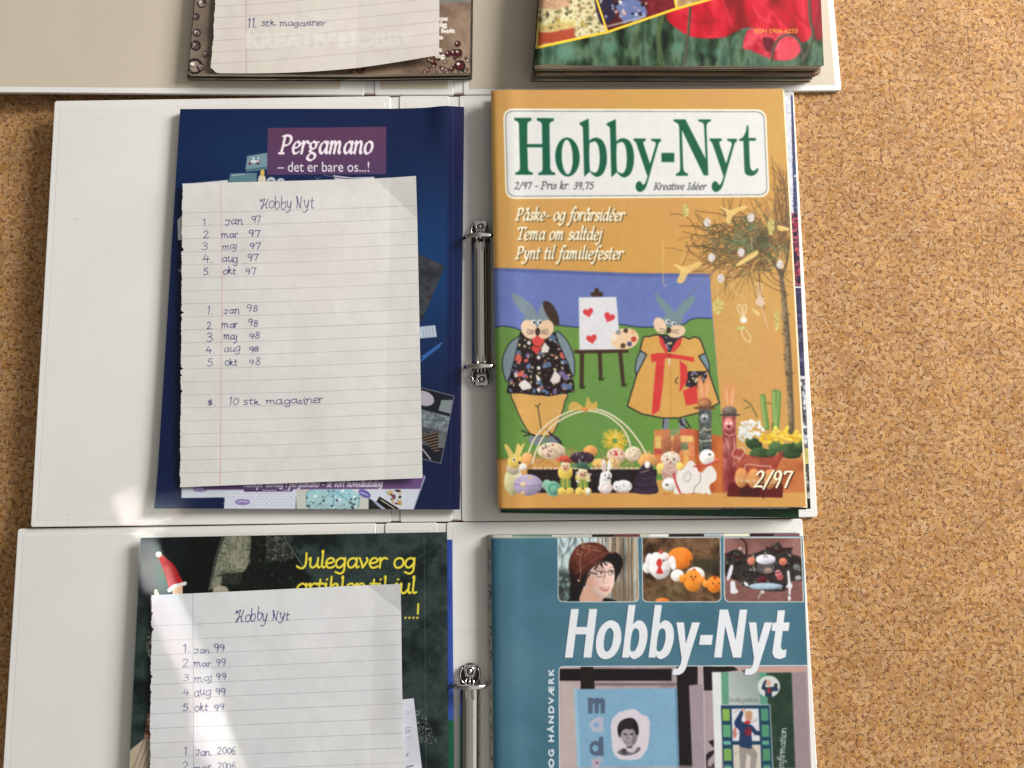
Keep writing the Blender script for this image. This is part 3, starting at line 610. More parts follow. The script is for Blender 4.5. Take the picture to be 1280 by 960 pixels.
    F(770, 605, 36, 60, (228, 222, 216)); F(772, 640, 46, 34, (226, 216, 210)); F(776, 565, 36, 32, (236, 232, 228)); F(762, 505, 13, 42, (238, 234, 230), -4); F(795, 508, 11, 40, (236, 232, 226), 8); F(762, 508, 6, 30, (220, 176, 168), -4)
    F(770, 562, 5, 5, (40, 40, 40)); F(794, 560, 4, 5, (40, 40, 40)); F(792, 578, 10, 5, (60, 54, 54)); c.strokes([np.array(ell(600 + 778 / 4.923, 480 + 645 / 4.923, 6.5, 6))], .7, (216, 150, 150))
    F(882, 630, 54, 40, (230, 228, 226)); F(842, 628, 24, 32, (238, 236, 232)); c.scatter(ell(600 + 885 / 4.923, 480 + 628 / 4.923, 10, 7), 40, [(244, 244, 242), (200, 196, 196)], (.6, 1.2), 2); F(838, 632, 4, 5, (60, 50, 50))
    for x in (850, 880, 910): F(x, 664, 9, 8, (206, 150, 130))
    c.fill(spline(zz((950, 670), (945, 620), (965, 560), (1000, 500), (1035, 478), (1065, 520), (1085, 600), (1088, 672)), 6, True), (54, 42, 56))
    F(1030, 498, 18, 22, (236, 226, 220)); c.line(zz((990, 545), (1040, 530)), .8, (190, 170, 120))
    for yy in (560, 600, 640): c.line(zz((958, yy + 10), (1015, yy + 24), (1078, yy + 10)), .8, (84, 68, 84))
    # ---- the bare tree with hangings
    c.line([(975, 335), (979, 365), (983, 400), (986, 440), (988, 480), (990, 530), (989, 540)], 6.0, (104, 88, 66)); c.line([(973.5, 335), (977.5, 365), (981.5, 400), (984.5, 440), (986.5, 480), (988, 536)], 2.2, (152, 134, 104))
    c.noise([(973.5, 340), (979, 340), (992.4, 540), (986, 540)], [(78, 66, 50), (150, 132, 104)], 3, 9, .4)
    for yy in range(350, 540, 9):
        xx = 976.5 + (yy - 340) * .066; c.ell(xx + R.uniform(-3, 3), yy, R.uniform(1, 2.4), R.uniform(2, 5), R.choice([(74, 62, 48), (150, 132, 106), (92, 76, 58)]), R.uniform(-20, 20), .6)
    for yy in (372, 396, 421, 447, 470): c.line([(978 + (yy - 340) * .066, yy), (978 + (yy - 340) * .066 + R.choice([-6, 6]), yy - 4)], 1.2, (96, 80, 60))
    c.line([(976, 342), (968, 328), (958, 314), (950, 290)], 5, (100, 86, 64)); c.line([(978, 345), (984, 325), (986, 300)], 2.6, (96, 80, 60))
    tw = []
    for k in range(300):
        if k % 5 < 2:          # long whips out of the crown
            x, yy = 958 + R.uniform(-14, 14), 312 + R.uniform(-14, 12)
            ang = math.pi + R.gauss(.1, .62); L = R.uniform(55, 125); bend = R.gauss(-.05, .14)
            if R.random() < .3: ang = -math.pi / 2 + R.gauss(0, .5); L = R.uniform(40, 90)
        else:
            far = R.random()
            x, yy = 964 - 92 * far ** 1.5 + R.uniform(-14, 14), 306 + R.uniform(-40, 40) * (1 - .45 * far)
            ang = R.gauss(math.pi, .9) if R.random() < .6 else R.uniform(0, 6.28)
            L = R.uniform(12, 46); bend = R.gauss(0, .36)
        pts = [(x, yy)]; n = 7
        for s in range(n):
            ang += bend + R.gauss(0, .17)
            pts.append((pts[-1][0] + L / n * math.cos(ang), pts[-1][1] + L / n * math.sin(ang) * .85))
        tw.append(spline(pts, 3))
    R.shuffle(tw)
    old = c.clip; c.mask([(820, 249), (962, 246.6), (964, 190), (995, 190), (995, 390), (820, 390)])
    c.strokes(tw[:110], .62, (126, 94, 60)); c.strokes(tw[110:220], .7, (86, 66, 46)); c.strokes(tw[220:], .55, (140, 106, 68))
    tw = [spline([(977 + R.uniform(-8, 8), 300 + R.uniform(-20, 30)), (984 + R.uniform(-16, 10), 262 + R.uniform(-22, 22)), (982 + R.uniform(-26, 12), 220 + R.uniform(-24, 30))], 5) for _ in range(26)]
    c.strokes(tw, .7, (108, 82, 56))
    tw = [spline([(x, yy), (x + R.uniform(-9, 9), yy + R.uniform(-7, 7)), (x + R.uniform(-14, 14), yy + R.uniform(-10, 10))], 3) for x, yy in [(R.gauss(934, 25), R.gauss(303, 16)) for _ in range(170)]]
    c.strokes(tw[:110], .8, (84, 96, 66)); c.strokes(tw[110:], .7, (126, 138, 100)); 
    c.ell(952, 302, 8, 15, (54, 58, 44), 20, .35, 2)
    c.mask(None)
    for q in (((856, 312), (852, 330)), ((939, 296), (940, 312)), ((897, 355), (897, 375)), ((963, 255), (964, 275)), ((829, 300), (829, 350), (833, 358)), ((915, 340), (918, 365), (932, 372))): c.line(q, .7, (220, 190, 140))
    for x, yy in ((884, 278), (938.5, 272), (889.5, 322), (926.5, 315.5), (975, 330.5), (901, 348)):
        c.ell(x, yy, 4.4, 5.6, (222, 212, 206)); c.scatter(ell(x, yy, 4, 5), 8, [(150, 120, 110), (190, 160, 150)], (.4, .7), int(x))
    for q in (((842, 330), (856, 333), (874, 327), (876, 332), (862, 340), (854, 353), (846, 352), (850, 340)), ((921, 330), (932, 321), (946, 313), (947, 318), (936, 326), (922, 333)), ((900, 258), (912, 262), (930, 257), (934, 260), (918, 268), (912, 280), (907, 276), (908, 266)), ((972, 282), (984, 284), (986, 288), (974, 288)), ((940, 386), (950, 392), (946, 395))):
        c.fill(spline(q, 5, True), (232, 196, 120), .92); c.line([q[0], q[len(q) // 2]], .7, (250, 224, 160))
    for x, yy, rx, ry in ((897.5, 383, 7, 10), (856.5, 263, 4.5, 8), (963.5, 283, 4, 11), (971, 400, 3, 14)):
        c.ell(x, yy, rx, ry, (206, 190, 110), 0, .9); c.scatter(ell(x, yy, rx, ry), 30, [(236, 226, 160), (150, 140, 80)], (.5, 1), int(x))
    c.ell(950.5, 377, 6, 6, (222, 196, 170)); c.ell(956, 376, 1.4, 1, (200, 110, 60))
    for q in (((948, 371), (943, 358), (947, 355), (949, 371)), ((950, 371), (948, 356), (952, 356), (951, 371)), ((952, 383), (956, 396), (959, 409))): c.line(q, .9, (236, 200, 170))
    c.ell(929.5, 400, 4.4, 4, (238, 232, 218)); c.ell(926, 410, 6, 1.8, (190, 200, 110), -10)
    for q in (((928, 397), (922, 386), (925, 381), (929, 396)), ((930, 397), (929, 383), (933, 382), (931, 397)), ((929, 408), (927, 416), (932, 425), (937, 427), (938, 420), (932, 412))): c.line(q, .9, (244, 232, 190))
    c.soften([(600, 335), (1020, 335), (1020, 645), (600, 645)], .45, 4); c.soften([(600, 98), (1020, 98), (1020, 336), (600, 336)], .3, 3, 5)
    # issue number
    for off, col in (((1.4, 1.2), (60, 34, 24)), ((0, 0), (250, 240, 206))):
        write(c, '2/97', 942, 609, 987, 14, 1, col, nib=(3.6, 1.4, 30), slant=.2, off=off)
    return c

def print_navy_cover():
    c = Canvas(185, 120, 590, 648, 2, (30, 46, 84))
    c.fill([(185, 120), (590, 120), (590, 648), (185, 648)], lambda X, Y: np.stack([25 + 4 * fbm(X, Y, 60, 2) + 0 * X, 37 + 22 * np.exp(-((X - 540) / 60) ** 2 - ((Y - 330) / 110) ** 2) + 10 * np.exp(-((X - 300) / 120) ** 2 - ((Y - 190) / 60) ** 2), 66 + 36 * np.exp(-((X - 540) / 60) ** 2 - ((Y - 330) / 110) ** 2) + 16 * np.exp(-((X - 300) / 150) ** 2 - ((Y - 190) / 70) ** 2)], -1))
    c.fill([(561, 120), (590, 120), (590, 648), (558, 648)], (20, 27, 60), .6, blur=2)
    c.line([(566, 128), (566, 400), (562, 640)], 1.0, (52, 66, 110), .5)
    # boxes and jars behind the label
    c.fill([(309, 195), (334, 191), (334, 208), (307, 212)], (112, 142, 150)); c.fill([(307, 212), (334, 208), (334, 212), (308, 215)], (78, 108, 120)); c.scatter([(311, 197), (324, 196), (324, 206), (311, 207)], 14, [(226, 226, 226), (130, 40, 60), (60, 40, 60)], (.6, 1.8), 3)
    c.fill([(288, 217), (321, 216), (320.5, 232), (285, 232)], (92, 124, 134)); c.line([(290, 219), (306, 218)], .8, (170, 186, 190))
    c.ell(327.5, 226, 5, 8, (206, 196, 170)); c.ell(328, 216, 2.6, 4.5, (200, 170, 90)); c.ell(339, 226, 5.4, 4.6, (186, 190, 196)); c.ell(351, 227, 5, 4.4, (180, 186, 194)); c.ell(339, 227, 3, 2.4, (110, 116, 130)); c.ell(351, 228, 3, 2.4, (110, 116, 130))
    c.fill([(416, 219), (440, 222), (468, 221), (467, 228), (420, 226)], (196, 196, 200)); c.line([(405, 219), (430, 223), (450, 224)], 1.4, (90, 80, 110)); c.strokes([np.array([(394, 221), (400, 226)]), np.array([(400, 221), (395, 227)])], .5, (120, 140, 170))
    c.fill([(335, 160), (483, 158.6), (482.3, 217.6), (333.6, 218.6)], lambda X, Y: np.stack([94 - 10 * (Y - 158) / 60, 60 + 2 * (Y - 158) / 60, 86 + 8 * (Y - 158) / 60], -1))
    write(c, 'PerGamano', 350, 191.6, 464, 14.4, 1, (232, 222, 226), nib=(3.6, 1.5, 32), slant=.17)
    sans(c, '\u2013 det er bare os...!', 347, 214.6, 461.5, 13.4, (226, 220, 226))
    # left slips of the printed picture
    c.fill([(222, 275), (229, 268), (232, 300), (222.5, 300)], (214, 214, 216)); c.fill([(222, 338), (229, 333), (229, 344)], (120, 130, 140)); c.fill([(230, 230), (285, 225), (285, 236), (230, 236)], (206, 206, 206))
    # right hand pictures
    c.noise([(520, 316), (556, 332.5), (527, 402), (520, 402)], [(44, 46, 52), (66, 68, 72)], 6, 3)
    c.fill([(524, 408.5), (544, 406.5), (546, 421), (524, 423)], (176, 186, 198)); c.strokes([np.array([(528 + k * 4, 408), (530 + k * 4, 422)]) for k in range(4)], .6, (110, 124, 150))
    c.strokes([np.array([(528, 446), (552, 429)]), np.array([(526, 451), (549, 433)])], 2.2, (58, 96, 158))
    cd = [(520, 483), (567.5, 495), (551, 579), (520, 572)]
    c.fill(cd, (34, 36, 42)); c.mask(cd)
    c.ell(530, 498, 13, 9, (166, 160, 168), 20); c.fill([(552, 500), (566, 500), (563, 517), (548, 513)], (120, 128, 130))
    c.fill([(524, 511), (563, 521), (560, 540), (522, 532)], (108, 118, 122)); c.strokes([np.array([(524 + k * 5, 512 + k * 1.2), (522 + k * 5, 531 + k * 1.2)]) for k in range(8)], .7, (60, 66, 70)); c.line([(520, 523), (562, 527)], 1.2, (40, 44, 48))
    c.noise([(524, 512), (563, 521), (560, 560), (522, 555)], [(70, 78, 82), (160, 168, 170)], 4, 4, .5)
    c.fill([(524, 545), (552, 538), (546, 566)], (44, 40, 40)); c.strokes([np.array([(526 + k * 2.6, 546 + k * 3), (552 - k * .5, 539 + k * 4)]) for k in range(7)], .8, (150, 120, 100)); c.rect(548, 541, 556, 560, (96, 100, 100)); c.line([(524, 556), (538, 574)], 1.2, (190, 190, 190))
    c.mask(None)
    c.line([cd[0], cd[1], cd[2], cd[3]], .8, (120, 124, 130), smooth=False)
    # foot of the page
    b = Z(190, 580, 3.657)
    c.fill(b((1245, 50), (1250, 60), (1195, 214), (900, 214), (900, 60)), (150, 160, 178))
    c.fill(b((135, 80), (345, 110), (335, 152), (135, 156)), (190, 194, 204)); c.fill(b((335, 112), (662, 112), (655, 212), (330, 210)), (204, 206, 216))
    ar = []
    for r in range(7):
        for k in range(15): ar.append(spline(b(*[(338 + k * 22 + (r % 2) * 11 + 11 * math.cos(t), 130 + r * 13 - 9 * math.sin(t)) for t in np.linspace(0, math.pi, 7)]), 2))
    c.strokes(ar, .6, (168, 174, 194)); c.mask(None)
    c.ell(190 + 220 / 3.657, 580 + 116 / 3.657, 9, 3.4, (132, 118, 168)); c.ell(190 + 414 / 3.657, 580 + 174 / 3.657, 9.6, 3.9, (132, 118, 168)); c.line(b((390, 176), (410, 170), (440, 174)), .7, (216, 212, 232)); c.line(b((200, 117), (220, 112), (240, 117)), .7, (206, 202, 222))
    c.fill(b((660, 100), (1000, 100), (990, 212), (660, 212)), (186, 188, 178))
    wh = b((705, 130), (740, 112), (940, 112), (950, 150), (945, 195), (900, 214), (740, 214), (705, 195)); c.noise(wh, [(120, 176, 188), (158, 196, 200), (150, 176, 178)], 22, 4)
    c.strokes([np.array(b((830, 118), (750, 196))), np.array(b((830, 118), (920, 186))), np.array(b((830, 118), (830, 212))), np.array(wh + wh[:1])], 1, (104, 140, 150))
    c.scatter(wh, 40, [(58, 70, 84), (84, 100, 110), (220, 226, 226)], (.7, 1.8), 3)
    c.fill(b((990, 150), (1030, 190), (1060, 214), (990, 214)), (40, 42, 44)); c.fill(b((910, 116), (1230, 100), (1190, 214), (1130, 214), (950, 140)), (198, 202, 212)); c.ell(190 + 972 / 3.657, 580 + 136 / 3.657, 8.4, 4.6, (104, 96, 160), 28); c.line(b((955, 130), (985, 142)), .8, (220, 216, 236))
    c.fill(b((1040, 148), (1130, 204), (1112, 214), (1080, 214), (1025, 172)), (34, 30, 30)); c.line(b((1046, 164), (1108, 204)), 1, (200, 196, 180)); c.scatter(b((1065, 118), (1145, 118), (1140, 190), (1100, 180)), 34, [(176, 140, 60), (110, 60, 80), (60, 40, 30), (190, 170, 130)], (1, 2.4), 3)
    c.fill(b((225, 102), (420, 88), (1245, 52), (1226, 114), (700, 116), (240, 119)), (106, 78, 122)); c.fill(b((420, 116), (645, 116), (640, 126), (420, 127)), (72, 58, 92)); c.line(b((505, 121), (568, 121)), .8, (210, 206, 216)); c.line(b((600, 121), (630, 121)), .8, (210, 206, 216))
    write(c, 'K\u00e6mpe udvalg i pergamano \u2013 se vort hovedkatalog', 305, 608.6, 477.5, 4.9, 1, (232, 226, 236), nib=(1.5, .7, 35), slant=.2, slope=-.003)
    return c

def ruled(c, lines, margin, rule, mcol, tint, seed):
    c.fill([(c.x0, c.y0), (c.x0 + c.w / c.S, c.y0), (c.x0 + c.w / c.S, c.y0 + c.h / c.S), (c.x0, c.y0 + c.h / c.S)], lambda X, Y: np.stack([np.clip(tint[k] + 14 * (fbm(X, Y, 45, seed) - .5) + 3 * (fbm(X, Y, 60, seed + 1 + k) - .5) + 6 * (fbm(X, Y, 9, seed) - .5), 0, 255) for k in range(3)], -1))
    R = random.Random(seed)
    for l in lines:
        n = 24; l = spline(l, 4) if len(l) > 2 else np.array([np.array(l[0]) * (1 - t) + np.array(l[1]) * t for t in np.linspace(0, 1, n)])
        w = [[R.uniform(.45, .8) for _ in l]]
        c.strokes([l], w, rule, .6)
    c.strokes([np.array(margin, float)], .8, mcol, .6)

INK = (42, 42, 94)
def rows(c, items, seed):
    for k, (s, x0, base, x1, xh) in enumerate(items):
        R = random.Random(seed * 31 + k)
        write(c, s, x0, base + R.uniform(-.5, .5), x1 + R.uniform(-.8, .8), xh * R.uniform(.92, 1.1), R.uniform(.7, 1.0), INK, font=HW, slant=R.uniform(-.06, .12), slope=R.uniform(-.05, .01), jit=.16, seed=seed + k, a=R.uniform(.82, .98))
def print_note_middle():
    c = Canvas(218, 214, 536, 616, 2.4, (206, 202, 196))
    ruled(c, [((218, 266.4 + 16.26 * i), (376, 262.6 + 16.24 * i), (536, 256.2 + 16.2 * i)) for i in range(21)], [(276, 214), (277.5, 350), (275, 616)], (150, 136, 142), (190, 120, 118), (206, 204, 199), 21)
    c.fill(ell(400, 330, 70, 40), (216, 196, 190), .35, blur=20)
    it = [('Hobby Nyt', 325, 261.5, 392, 8.4)]
    for s, x0, b0, x1 in (('1.', 253, 281, 263), ('2.', 253.5, 297, 264), ('3.', 252, 312.5, 265), ('4.', 253.5, 328, 265), ('5.', 254, 343.5, 264), ('1.', 257.5, 393, 266), ('2.', 258.5, 411, 267), ('3.', 257.5, 426, 269), ('4.', 258, 441, 268), ('5.', 258.5, 457.5, 268.5), ('$.', 259.5, 506.5, 269)): it.append((s, x0, b0, x1, 6.4))
    for s, x0, b0, x1, xh in (('Jan', 280.5, 281, 303, 5.6), ('mar', 276.5, 297, 297, 4.6), ('maj', 277, 312, 296.5, 5), ('aug', 278, 328, 298, 5.6), ('okt', 278, 343, 295, 5.4), ('Jan', 280, 392.5, 299, 5.4), ('mar', 277, 409, 296.5, 4.6), ('maj', 279.5, 425, 296, 4.8), ('aug', 280, 440.5, 300, 5.4), ('okt', 281, 457.5, 297, 5.4)): it.append((s, x0, b0, x1, xh))
    for s, x0, b0, x1 in (('97', 313.5, 278.5, 327), ('97', 310.5, 295, 325), ('97', 311.5, 312, 325), ('97', 309, 326.5, 323), ('97', 307, 342.5, 321), ('98', 308.5, 390.5, 323), ('98', 309.5, 408, 323), ('98', 310.5, 423, 324.5), ('98', 310.5, 440, 325), ('98', 310.5, 457, 325)): it.append((s, x0, b0, x1, 5.2))
    it += [('10', 286.5, 507, 299, 6), ('stk', 304, 505.5, 324, 5.4), ('magasiner', 332, 505.5, 405, 5.2)]
    rows(c, it, 40)
    return c
def print_note_lower():
    c = Canvas(180, 720, 515, 990, 2.4, (206, 206, 208))
    ruled(c, [((180, 783 + 18.3 * i), (503, 768.8 + 18.45 * i), (515, 768.3 + 18.45 * i)) for i in range(12)], [(241, 720), (242, 990)], (136, 136, 146), (130, 124, 134), (209, 209, 209), 61)
    it = [('Hobby Nyt', 294, 777.5, 362, 8)]
    for s, b0 in (('1.', 815.5), ('2.', 834.5), ('3.', 852), ('4.', 870), ('5.', 889.5), ('1.', 943), ('2.', 961.5)): it.append((s, 228.5, b0, 238.5, 6.6))
    for s, x0, b0, x1, xh in (('Jan', 243, 816, 260.5, 4.4), ('mar', 242.5, 833.5, 263.5, 4.8), ('maj', 243, 851.5, 265, 5), ('aug', 243, 870, 263, 5.6), ('okt', 243, 888.5, 260, 5.4), ('Jan.', 244, 943.5, 265, 5.6), ('mar', 242, 963, 263.5, 4.8)): it.append((s, x0, b0, x1, xh))
    for x0, b0, x1 in ((267, 815, 280.5), (269, 832.5, 282.5), (269.5, 850, 282.5), (269.5, 869.5, 283.5), (267, 888, 280)): it.append(('99', x0, b0, x1, 5.3))
    it += [('2006', 272, 942.5, 295, 5.6), ('2006', 272, 961.5, 295, 5.6)]
    rows(c, it, 80)
    return c
def print_note_upper():
    c = Canvas(240, -330, 560, 100, 2, (212, 205, 196))
    ruled(c, [((250, 8.5 + 14.3 * i), (330, 4.5 + 14.3 * i), (440, -6 + 14.5 * i), (556, -18.5 + 14.8 * i)) for i in range(-22, 6)], [(308, -330), (307.5, 0), (308, 100)], (160, 140, 140), (170, 120, 116), (208, 200, 190), 91)
    sans(c, 'KREATIV HOBBY', 309, 60, 516, 19, (222, 217, 211), bold=1.6, a=.42, slope=-.012); c.soften([(300, 30), (525, 30), (525, 66), (300, 66)], .7, 2)
    rows(c, [('11.', 309, 34.5, 321, 6.4), ('stk', 326, 32.5, 343, 5.2), ('magasiner', 350, 32, 408, 5.2)], 5)
    return c

def print_pine_cover():
    c = Canvas(160, 655, 575, 985, 1.8, (34, 42, 42))
    F4 = [(160, 655), (575, 655), (575, 985), (160, 985)]
    c.noise(F4, [(26, 34, 34), (40, 50, 49), (54, 66, 63), (40, 52, 50)], 26, 3, o=5)
    c.fill([(176, 655), (300, 655), (268, 750), (176, 760)], (26, 28, 30), .8, blur=8); c.fill([(240, 670), (285, 670), (262, 750), (225, 750)], (16, 14, 18), .8, blur=6)
    R = random.Random(8)
    for _ in range(90):
        x, y = R.uniform(380, 558), R.uniform(668, 960); c.line([(x, y), (x + R.uniform(-8, 8), y + R.uniform(-8, 8)), (x + R.uniform(-16, 16), y + R.uniform(-10, 10))], .6, R.choice([(80, 96, 92), (18, 26, 26), (64, 80, 76)]), .6)
    c.line([(530, 655), (533, 985)], 1, (86, 104, 100), .5)
    z = Z(165, 660, 5.953)
    net = z((680, 40), (1115, 40), (1270, 285), (1400, 480), (560, 480), (620, 230)); c.fill(net, (20, 22, 20), .8)
    pale = z((690, 55), (885, 55), (880, 250), (830, 330), (680, 335), (650, 460), (580, 460), (630, 230)); c.noise(pale, [(84, 88, 72), (128, 130, 110), (150, 150, 130)], 5, 4, .92, stretch=(.45, 2.4))
    c.scatter(pale, 1100, [(176, 174, 152), (88, 92, 76), (160, 158, 138), (66, 68, 56)], (.3, .7), 4)
    p2 = z((1000, 60), (1115, 60), (1215, 220), (1130, 250), (985, 250)); c.noise(p2, [(40, 42, 38), (100, 100, 94)], 3, 5, .9); c.scatter(p2, 240, [(170, 170, 166), (30, 32, 30)], (.3, .7), 5)
    c.scatter(net, 900, [(110, 110, 100), (70, 74, 64), (24, 26, 22)], (.25, .6), 7)
    sp = []
    for _ in range(420):
        x, y = R.uniform(660, 1250), R.uniform(60, 470)
        if 690 < x < 870 and y < 300: continue
        a = R.uniform(0, 3.14); sp.append(np.array(z((x, y), (x + 36 * math.cos(a), y + 36 * math.sin(a)))))
    c.strokes(sp[:260], .8, (16, 22, 16)); c.strokes(sp[260:], .6, (44, 58, 42)); c.soften(net, .5, 6)
    c.strokes([np.array([(281 + 1.3 * k, 664), (265 + 1.45 * k, 730)]) for k in range(0, 25)], .5, (160, 160, 140), .4)
    c.strokes([np.array(z((675, 55), (620, 230), (570, 470))), np.array(z((1120, 50), (1270, 285)))], .7, (120, 124, 116)); c.ell(165 + 660 / 5.953, 660 + 470 / 5.953, 10, 7, (176, 170, 150), 0, .9, .6)
    # elf
    c.fill(spline(z((192, 205), (222, 198), (262, 232), (312, 275), (350, 345), (378, 410), (320, 425), (278, 452), (255, 380), (228, 300)), 6, True), (166, 26, 34)); c.line(z((215, 215), (270, 300), (320, 410)), 3, (196, 50, 54), .5, blur=1)
    c.ell(165 + 198 / 5.953, 660 + 196 / 5.953, 3.5, 3.4, (220, 206, 204)); c.line(z((278, 464), (318, 432), (352, 425), (394, 412)), 4.6, (222, 210, 206)); c.fill(z((300, 455), (375, 425), (378, 500), (300, 500)), (220, 178, 150)); c.fill(z((168, 460), (185, 458), (205, 500), (165, 500)), (214, 204, 170))
    # left margin, the figures behind the note
    c.ell(188, 806, 5, 16, (120, 120, 110), 0, .8); c.scatter(ell(188, 806, 5, 18), 30, [(190, 190, 180), (40, 40, 36)], (.5, 1.3), 3)
    c.fill([(160, 940), (188, 917), (195, 917), (195, 985), (160, 985)], (176, 160, 138)); c.strokes([np.array([(168 + k * 6, 990), (192 + k * 6, 925)]) for k in range(-2, 6)], .8, (96, 84, 70)); c.noise([(184, 892), (196, 890), (196, 925), (180, 925)], [(90, 56, 40), (190, 150, 120)], 4, 3)
    c.scatter([(519, 888), (528, 886), (548, 930), (534, 932), (520, 932)], 260, [(120, 126, 122), (160, 164, 160), (70, 76, 74)], (.3, .8), 3)
    Y1 = (228, 212, 72)
    for s, x0, x1, b in (('Julegaver og', 372, 519, 709.6), ('artikler til jul', 370, 519, 741.6)):
        for off, col in (((.9, 1), (16, 20, 18)), ((0, 0), Y1)): write(c, s, x0, b, x1, 12, 2.6, col, off=off, slant=.05)
    write(c, '...!', 505, 772.6, 524, 11, 2.3, Y1)
    return c

def print_teal_cover():
    c = Canvas(606, 660, 1024, 990, 2, (78, 112, 134))
    F4 = [(606, 660), (1024, 660), (1024, 990), (606, 990)]
    c.noise(F4, [(68, 108, 124), (76, 115, 132), (82, 120, 136)], 60, 3)
    c.fill([(606, 660), (625, 660), (627, 990), (606, 990)], (62, 102, 122), .7, blur=1.2)
    c.line([(606, 673), (1010, 671)], 1.2, (120, 160, 160), .7)
    R = random.Random(3)
    LB = (206, 216, 216)
    # woman in a felt hat among bare trees
    q = rrect([(697.5, 671), (796.5, 671), (798.5, 752), (698, 752)], [.01, .01, 7, 7]); c.fill(rrect([(696.8, 670.3), (797.2, 670.3), (799.2, 752.7), (697.3, 752.7)], [.01, .01, 7.5, 7.5]), LB)
    c.mask(q); z = Z(696, 665, 10.66)
    c.noise(q, [(110, 128, 128), (182, 204, 208), (206, 222, 222), (150, 166, 164)], 12, 7, stretch=(.6, 1.6))
    c.fill(z((0, 480), (200, 520), (260, 900), (0, 960)), (52, 58, 54), .9, blur=3); c.scatter(z((0, 480), (260, 480), (260, 900), (0, 900)), 40, [(110, 140, 140), (40, 46, 44), (150, 170, 160)], (1, 3), 3, .6)
    for x, w_, k in ((560, 3, 0), (620, 3, 1), (700, 4, 1), (760, 5, 0), (810, 4.5, 1), (880, 3, 2), (940, 2.6, 1), (1010, 4, 0), (1060, 4, 1), (1085, 3, 2), (850, 2.4, 2), (960, 3, 0)):
        c.line(z((x, 40), (x + R.uniform(-16, 16), 400), (x + R.uniform(-26, 26), 940)), w_, ((146, 120, 92), (184, 158, 128), (96, 80, 66))[k], .9, blur=.3)
    for x in range(540, 1100, 22): c.line(z((x + R.uniform(-9, 9), 40), (x + R.uniform(-14, 14), 460), (x + R.uniform(-20, 20), 940)), R.uniform(.6, 1.6), R.choice([(92, 76, 62), (190, 166, 136), (70, 62, 54), (206, 216, 214), (150, 124, 96)]), .75)
    for p in (((20, 180), (70, 300), (60, 480)), ((260, 90), (160, 230), (70, 330)), ((40, 60), (80, 200)), ((320, 60), (350, 170)), ((190, 60), (140, 250)), ((430, 60), (440, 130))): c.line(z(*p), 1.3, (84, 84, 78), .8)
    c.fill(z((720, 650), (1040, 720), (1060, 940), (740, 940)), (124, 104, 82), .6, blur=3)
    c.fill(spline(z((170, 950), (190, 880), (300, 840), (480, 900), (640, 880), (760, 905), (800, 960)), 6, True), (30, 26, 30))
    c.fill(spline(z((300, 900), (320, 780), (380, 740), (560, 850), (620, 900), (560, 930), (340, 930)), 6, True), (206, 160, 140))
    c.fill(spline(z((190, 900), (185, 700), (240, 560), (420, 460), (600, 420), (780, 400), (830, 480), (800, 620), (770, 660), (700, 600), (420, 600), (350, 750), (290, 880)), 6, True), (26, 20, 20))
    c.fill(spline(z((400, 590), (470, 480), (580, 420), (700, 410), (758, 470), (770, 600), (760, 690), (720, 790), (650, 865), (590, 885), (500, 845), (420, 770), (375, 690)), 6, True), lambda X, Y: np.clip(np.array((238, 202, 188.)) * (.78 + .3 * np.clip((X - 732) / 34, 0, 1) - .12 * np.clip((Y - 735) / 14, 0, 1))[..., None], 0, 248))
    c.fill(spline(z((380, 700), (440, 560), (500, 600), (470, 760), (560, 860), (480, 835), (410, 765)), 6, True), (206, 156, 134), .8, blur=.6)
    c.fill(spline(z((500, 480), (600, 395), (590, 460), (560, 420)), 4, True), (30, 22, 22))
    for p in (((590, 390), (596, 420), (612, 470)), ((625, 390), (640, 420), (668, 440)), ((440, 560), (400, 620), (370, 720)), ((560, 400), (540, 450), (500, 500))): c.line(z(*p), 1.6, (34, 24, 24))
    c.line(z((510, 505), (560, 478), (640, 492)), .9, (110, 78, 68), .7); c.line(z((695, 492), (730, 468), (755, 478)), .9, (110, 78, 68), .7)
    c.ell(696 + 585 / 10.66, 665 + 545 / 10.66, 3.4, 1.3, (216, 190, 178)); c.ell(696 + 592 / 10.66, 665 + 545 / 10.66, 1.5, 1.3, (66, 50, 48)); c.ell(696 + 725 / 10.66, 665 + 536 / 10.66, 2.4, 1.2, (214, 188, 176)); c.ell(696 + 730 / 10.66, 665 + 536 / 10.66, 1.3, 1.2, (66, 50, 48)); c.line(z((545, 530), (590, 520), (632, 536)), .8, (80, 56, 52)); c.line(z((700, 525), (730, 515), (752, 526)), .8, (80, 56, 52))
    for p in (((420, 530), (520, 560)), ((520, 515), (650, 515), (640, 590), (540, 600), (520, 515)), ((650, 540), (680, 530)), ((682, 515), (750, 505), (752, 560), (700, 580), (682, 515))): c.line(z(*p), .7 if p[0] != (420, 530) else 1.8, (58, 44, 46), .85, smooth=False)
    c.line(z((650, 590), (615, 650), (640, 680), (690, 675)), .9, (176, 124, 110)); c.fill(spline(z((560, 740), (640, 735), (710, 728), (690, 780), (640, 795), (590, 775)), 5, True), (200, 128, 122)); c.fill(spline(z((585, 747), (640, 746), (690, 741), (640, 758)), 5, True), (236, 224, 218)); c.ell(696 + 500 / 10.66, 665 + 680 / 10.66, 5, 4, (226, 160, 146), 0, .5, 1.4)
    hat = spline(z((165, 560), (158, 420), (190, 300), (270, 190), (380, 145), (520, 140), (630, 185), (700, 265), (790, 270), (860, 330), (880, 420), (850, 520), (800, 600), (790, 480), (740, 400), (620, 390), (520, 430), (420, 520), (330, 640), (300, 780), (215, 800), (190, 640)), 6, True)
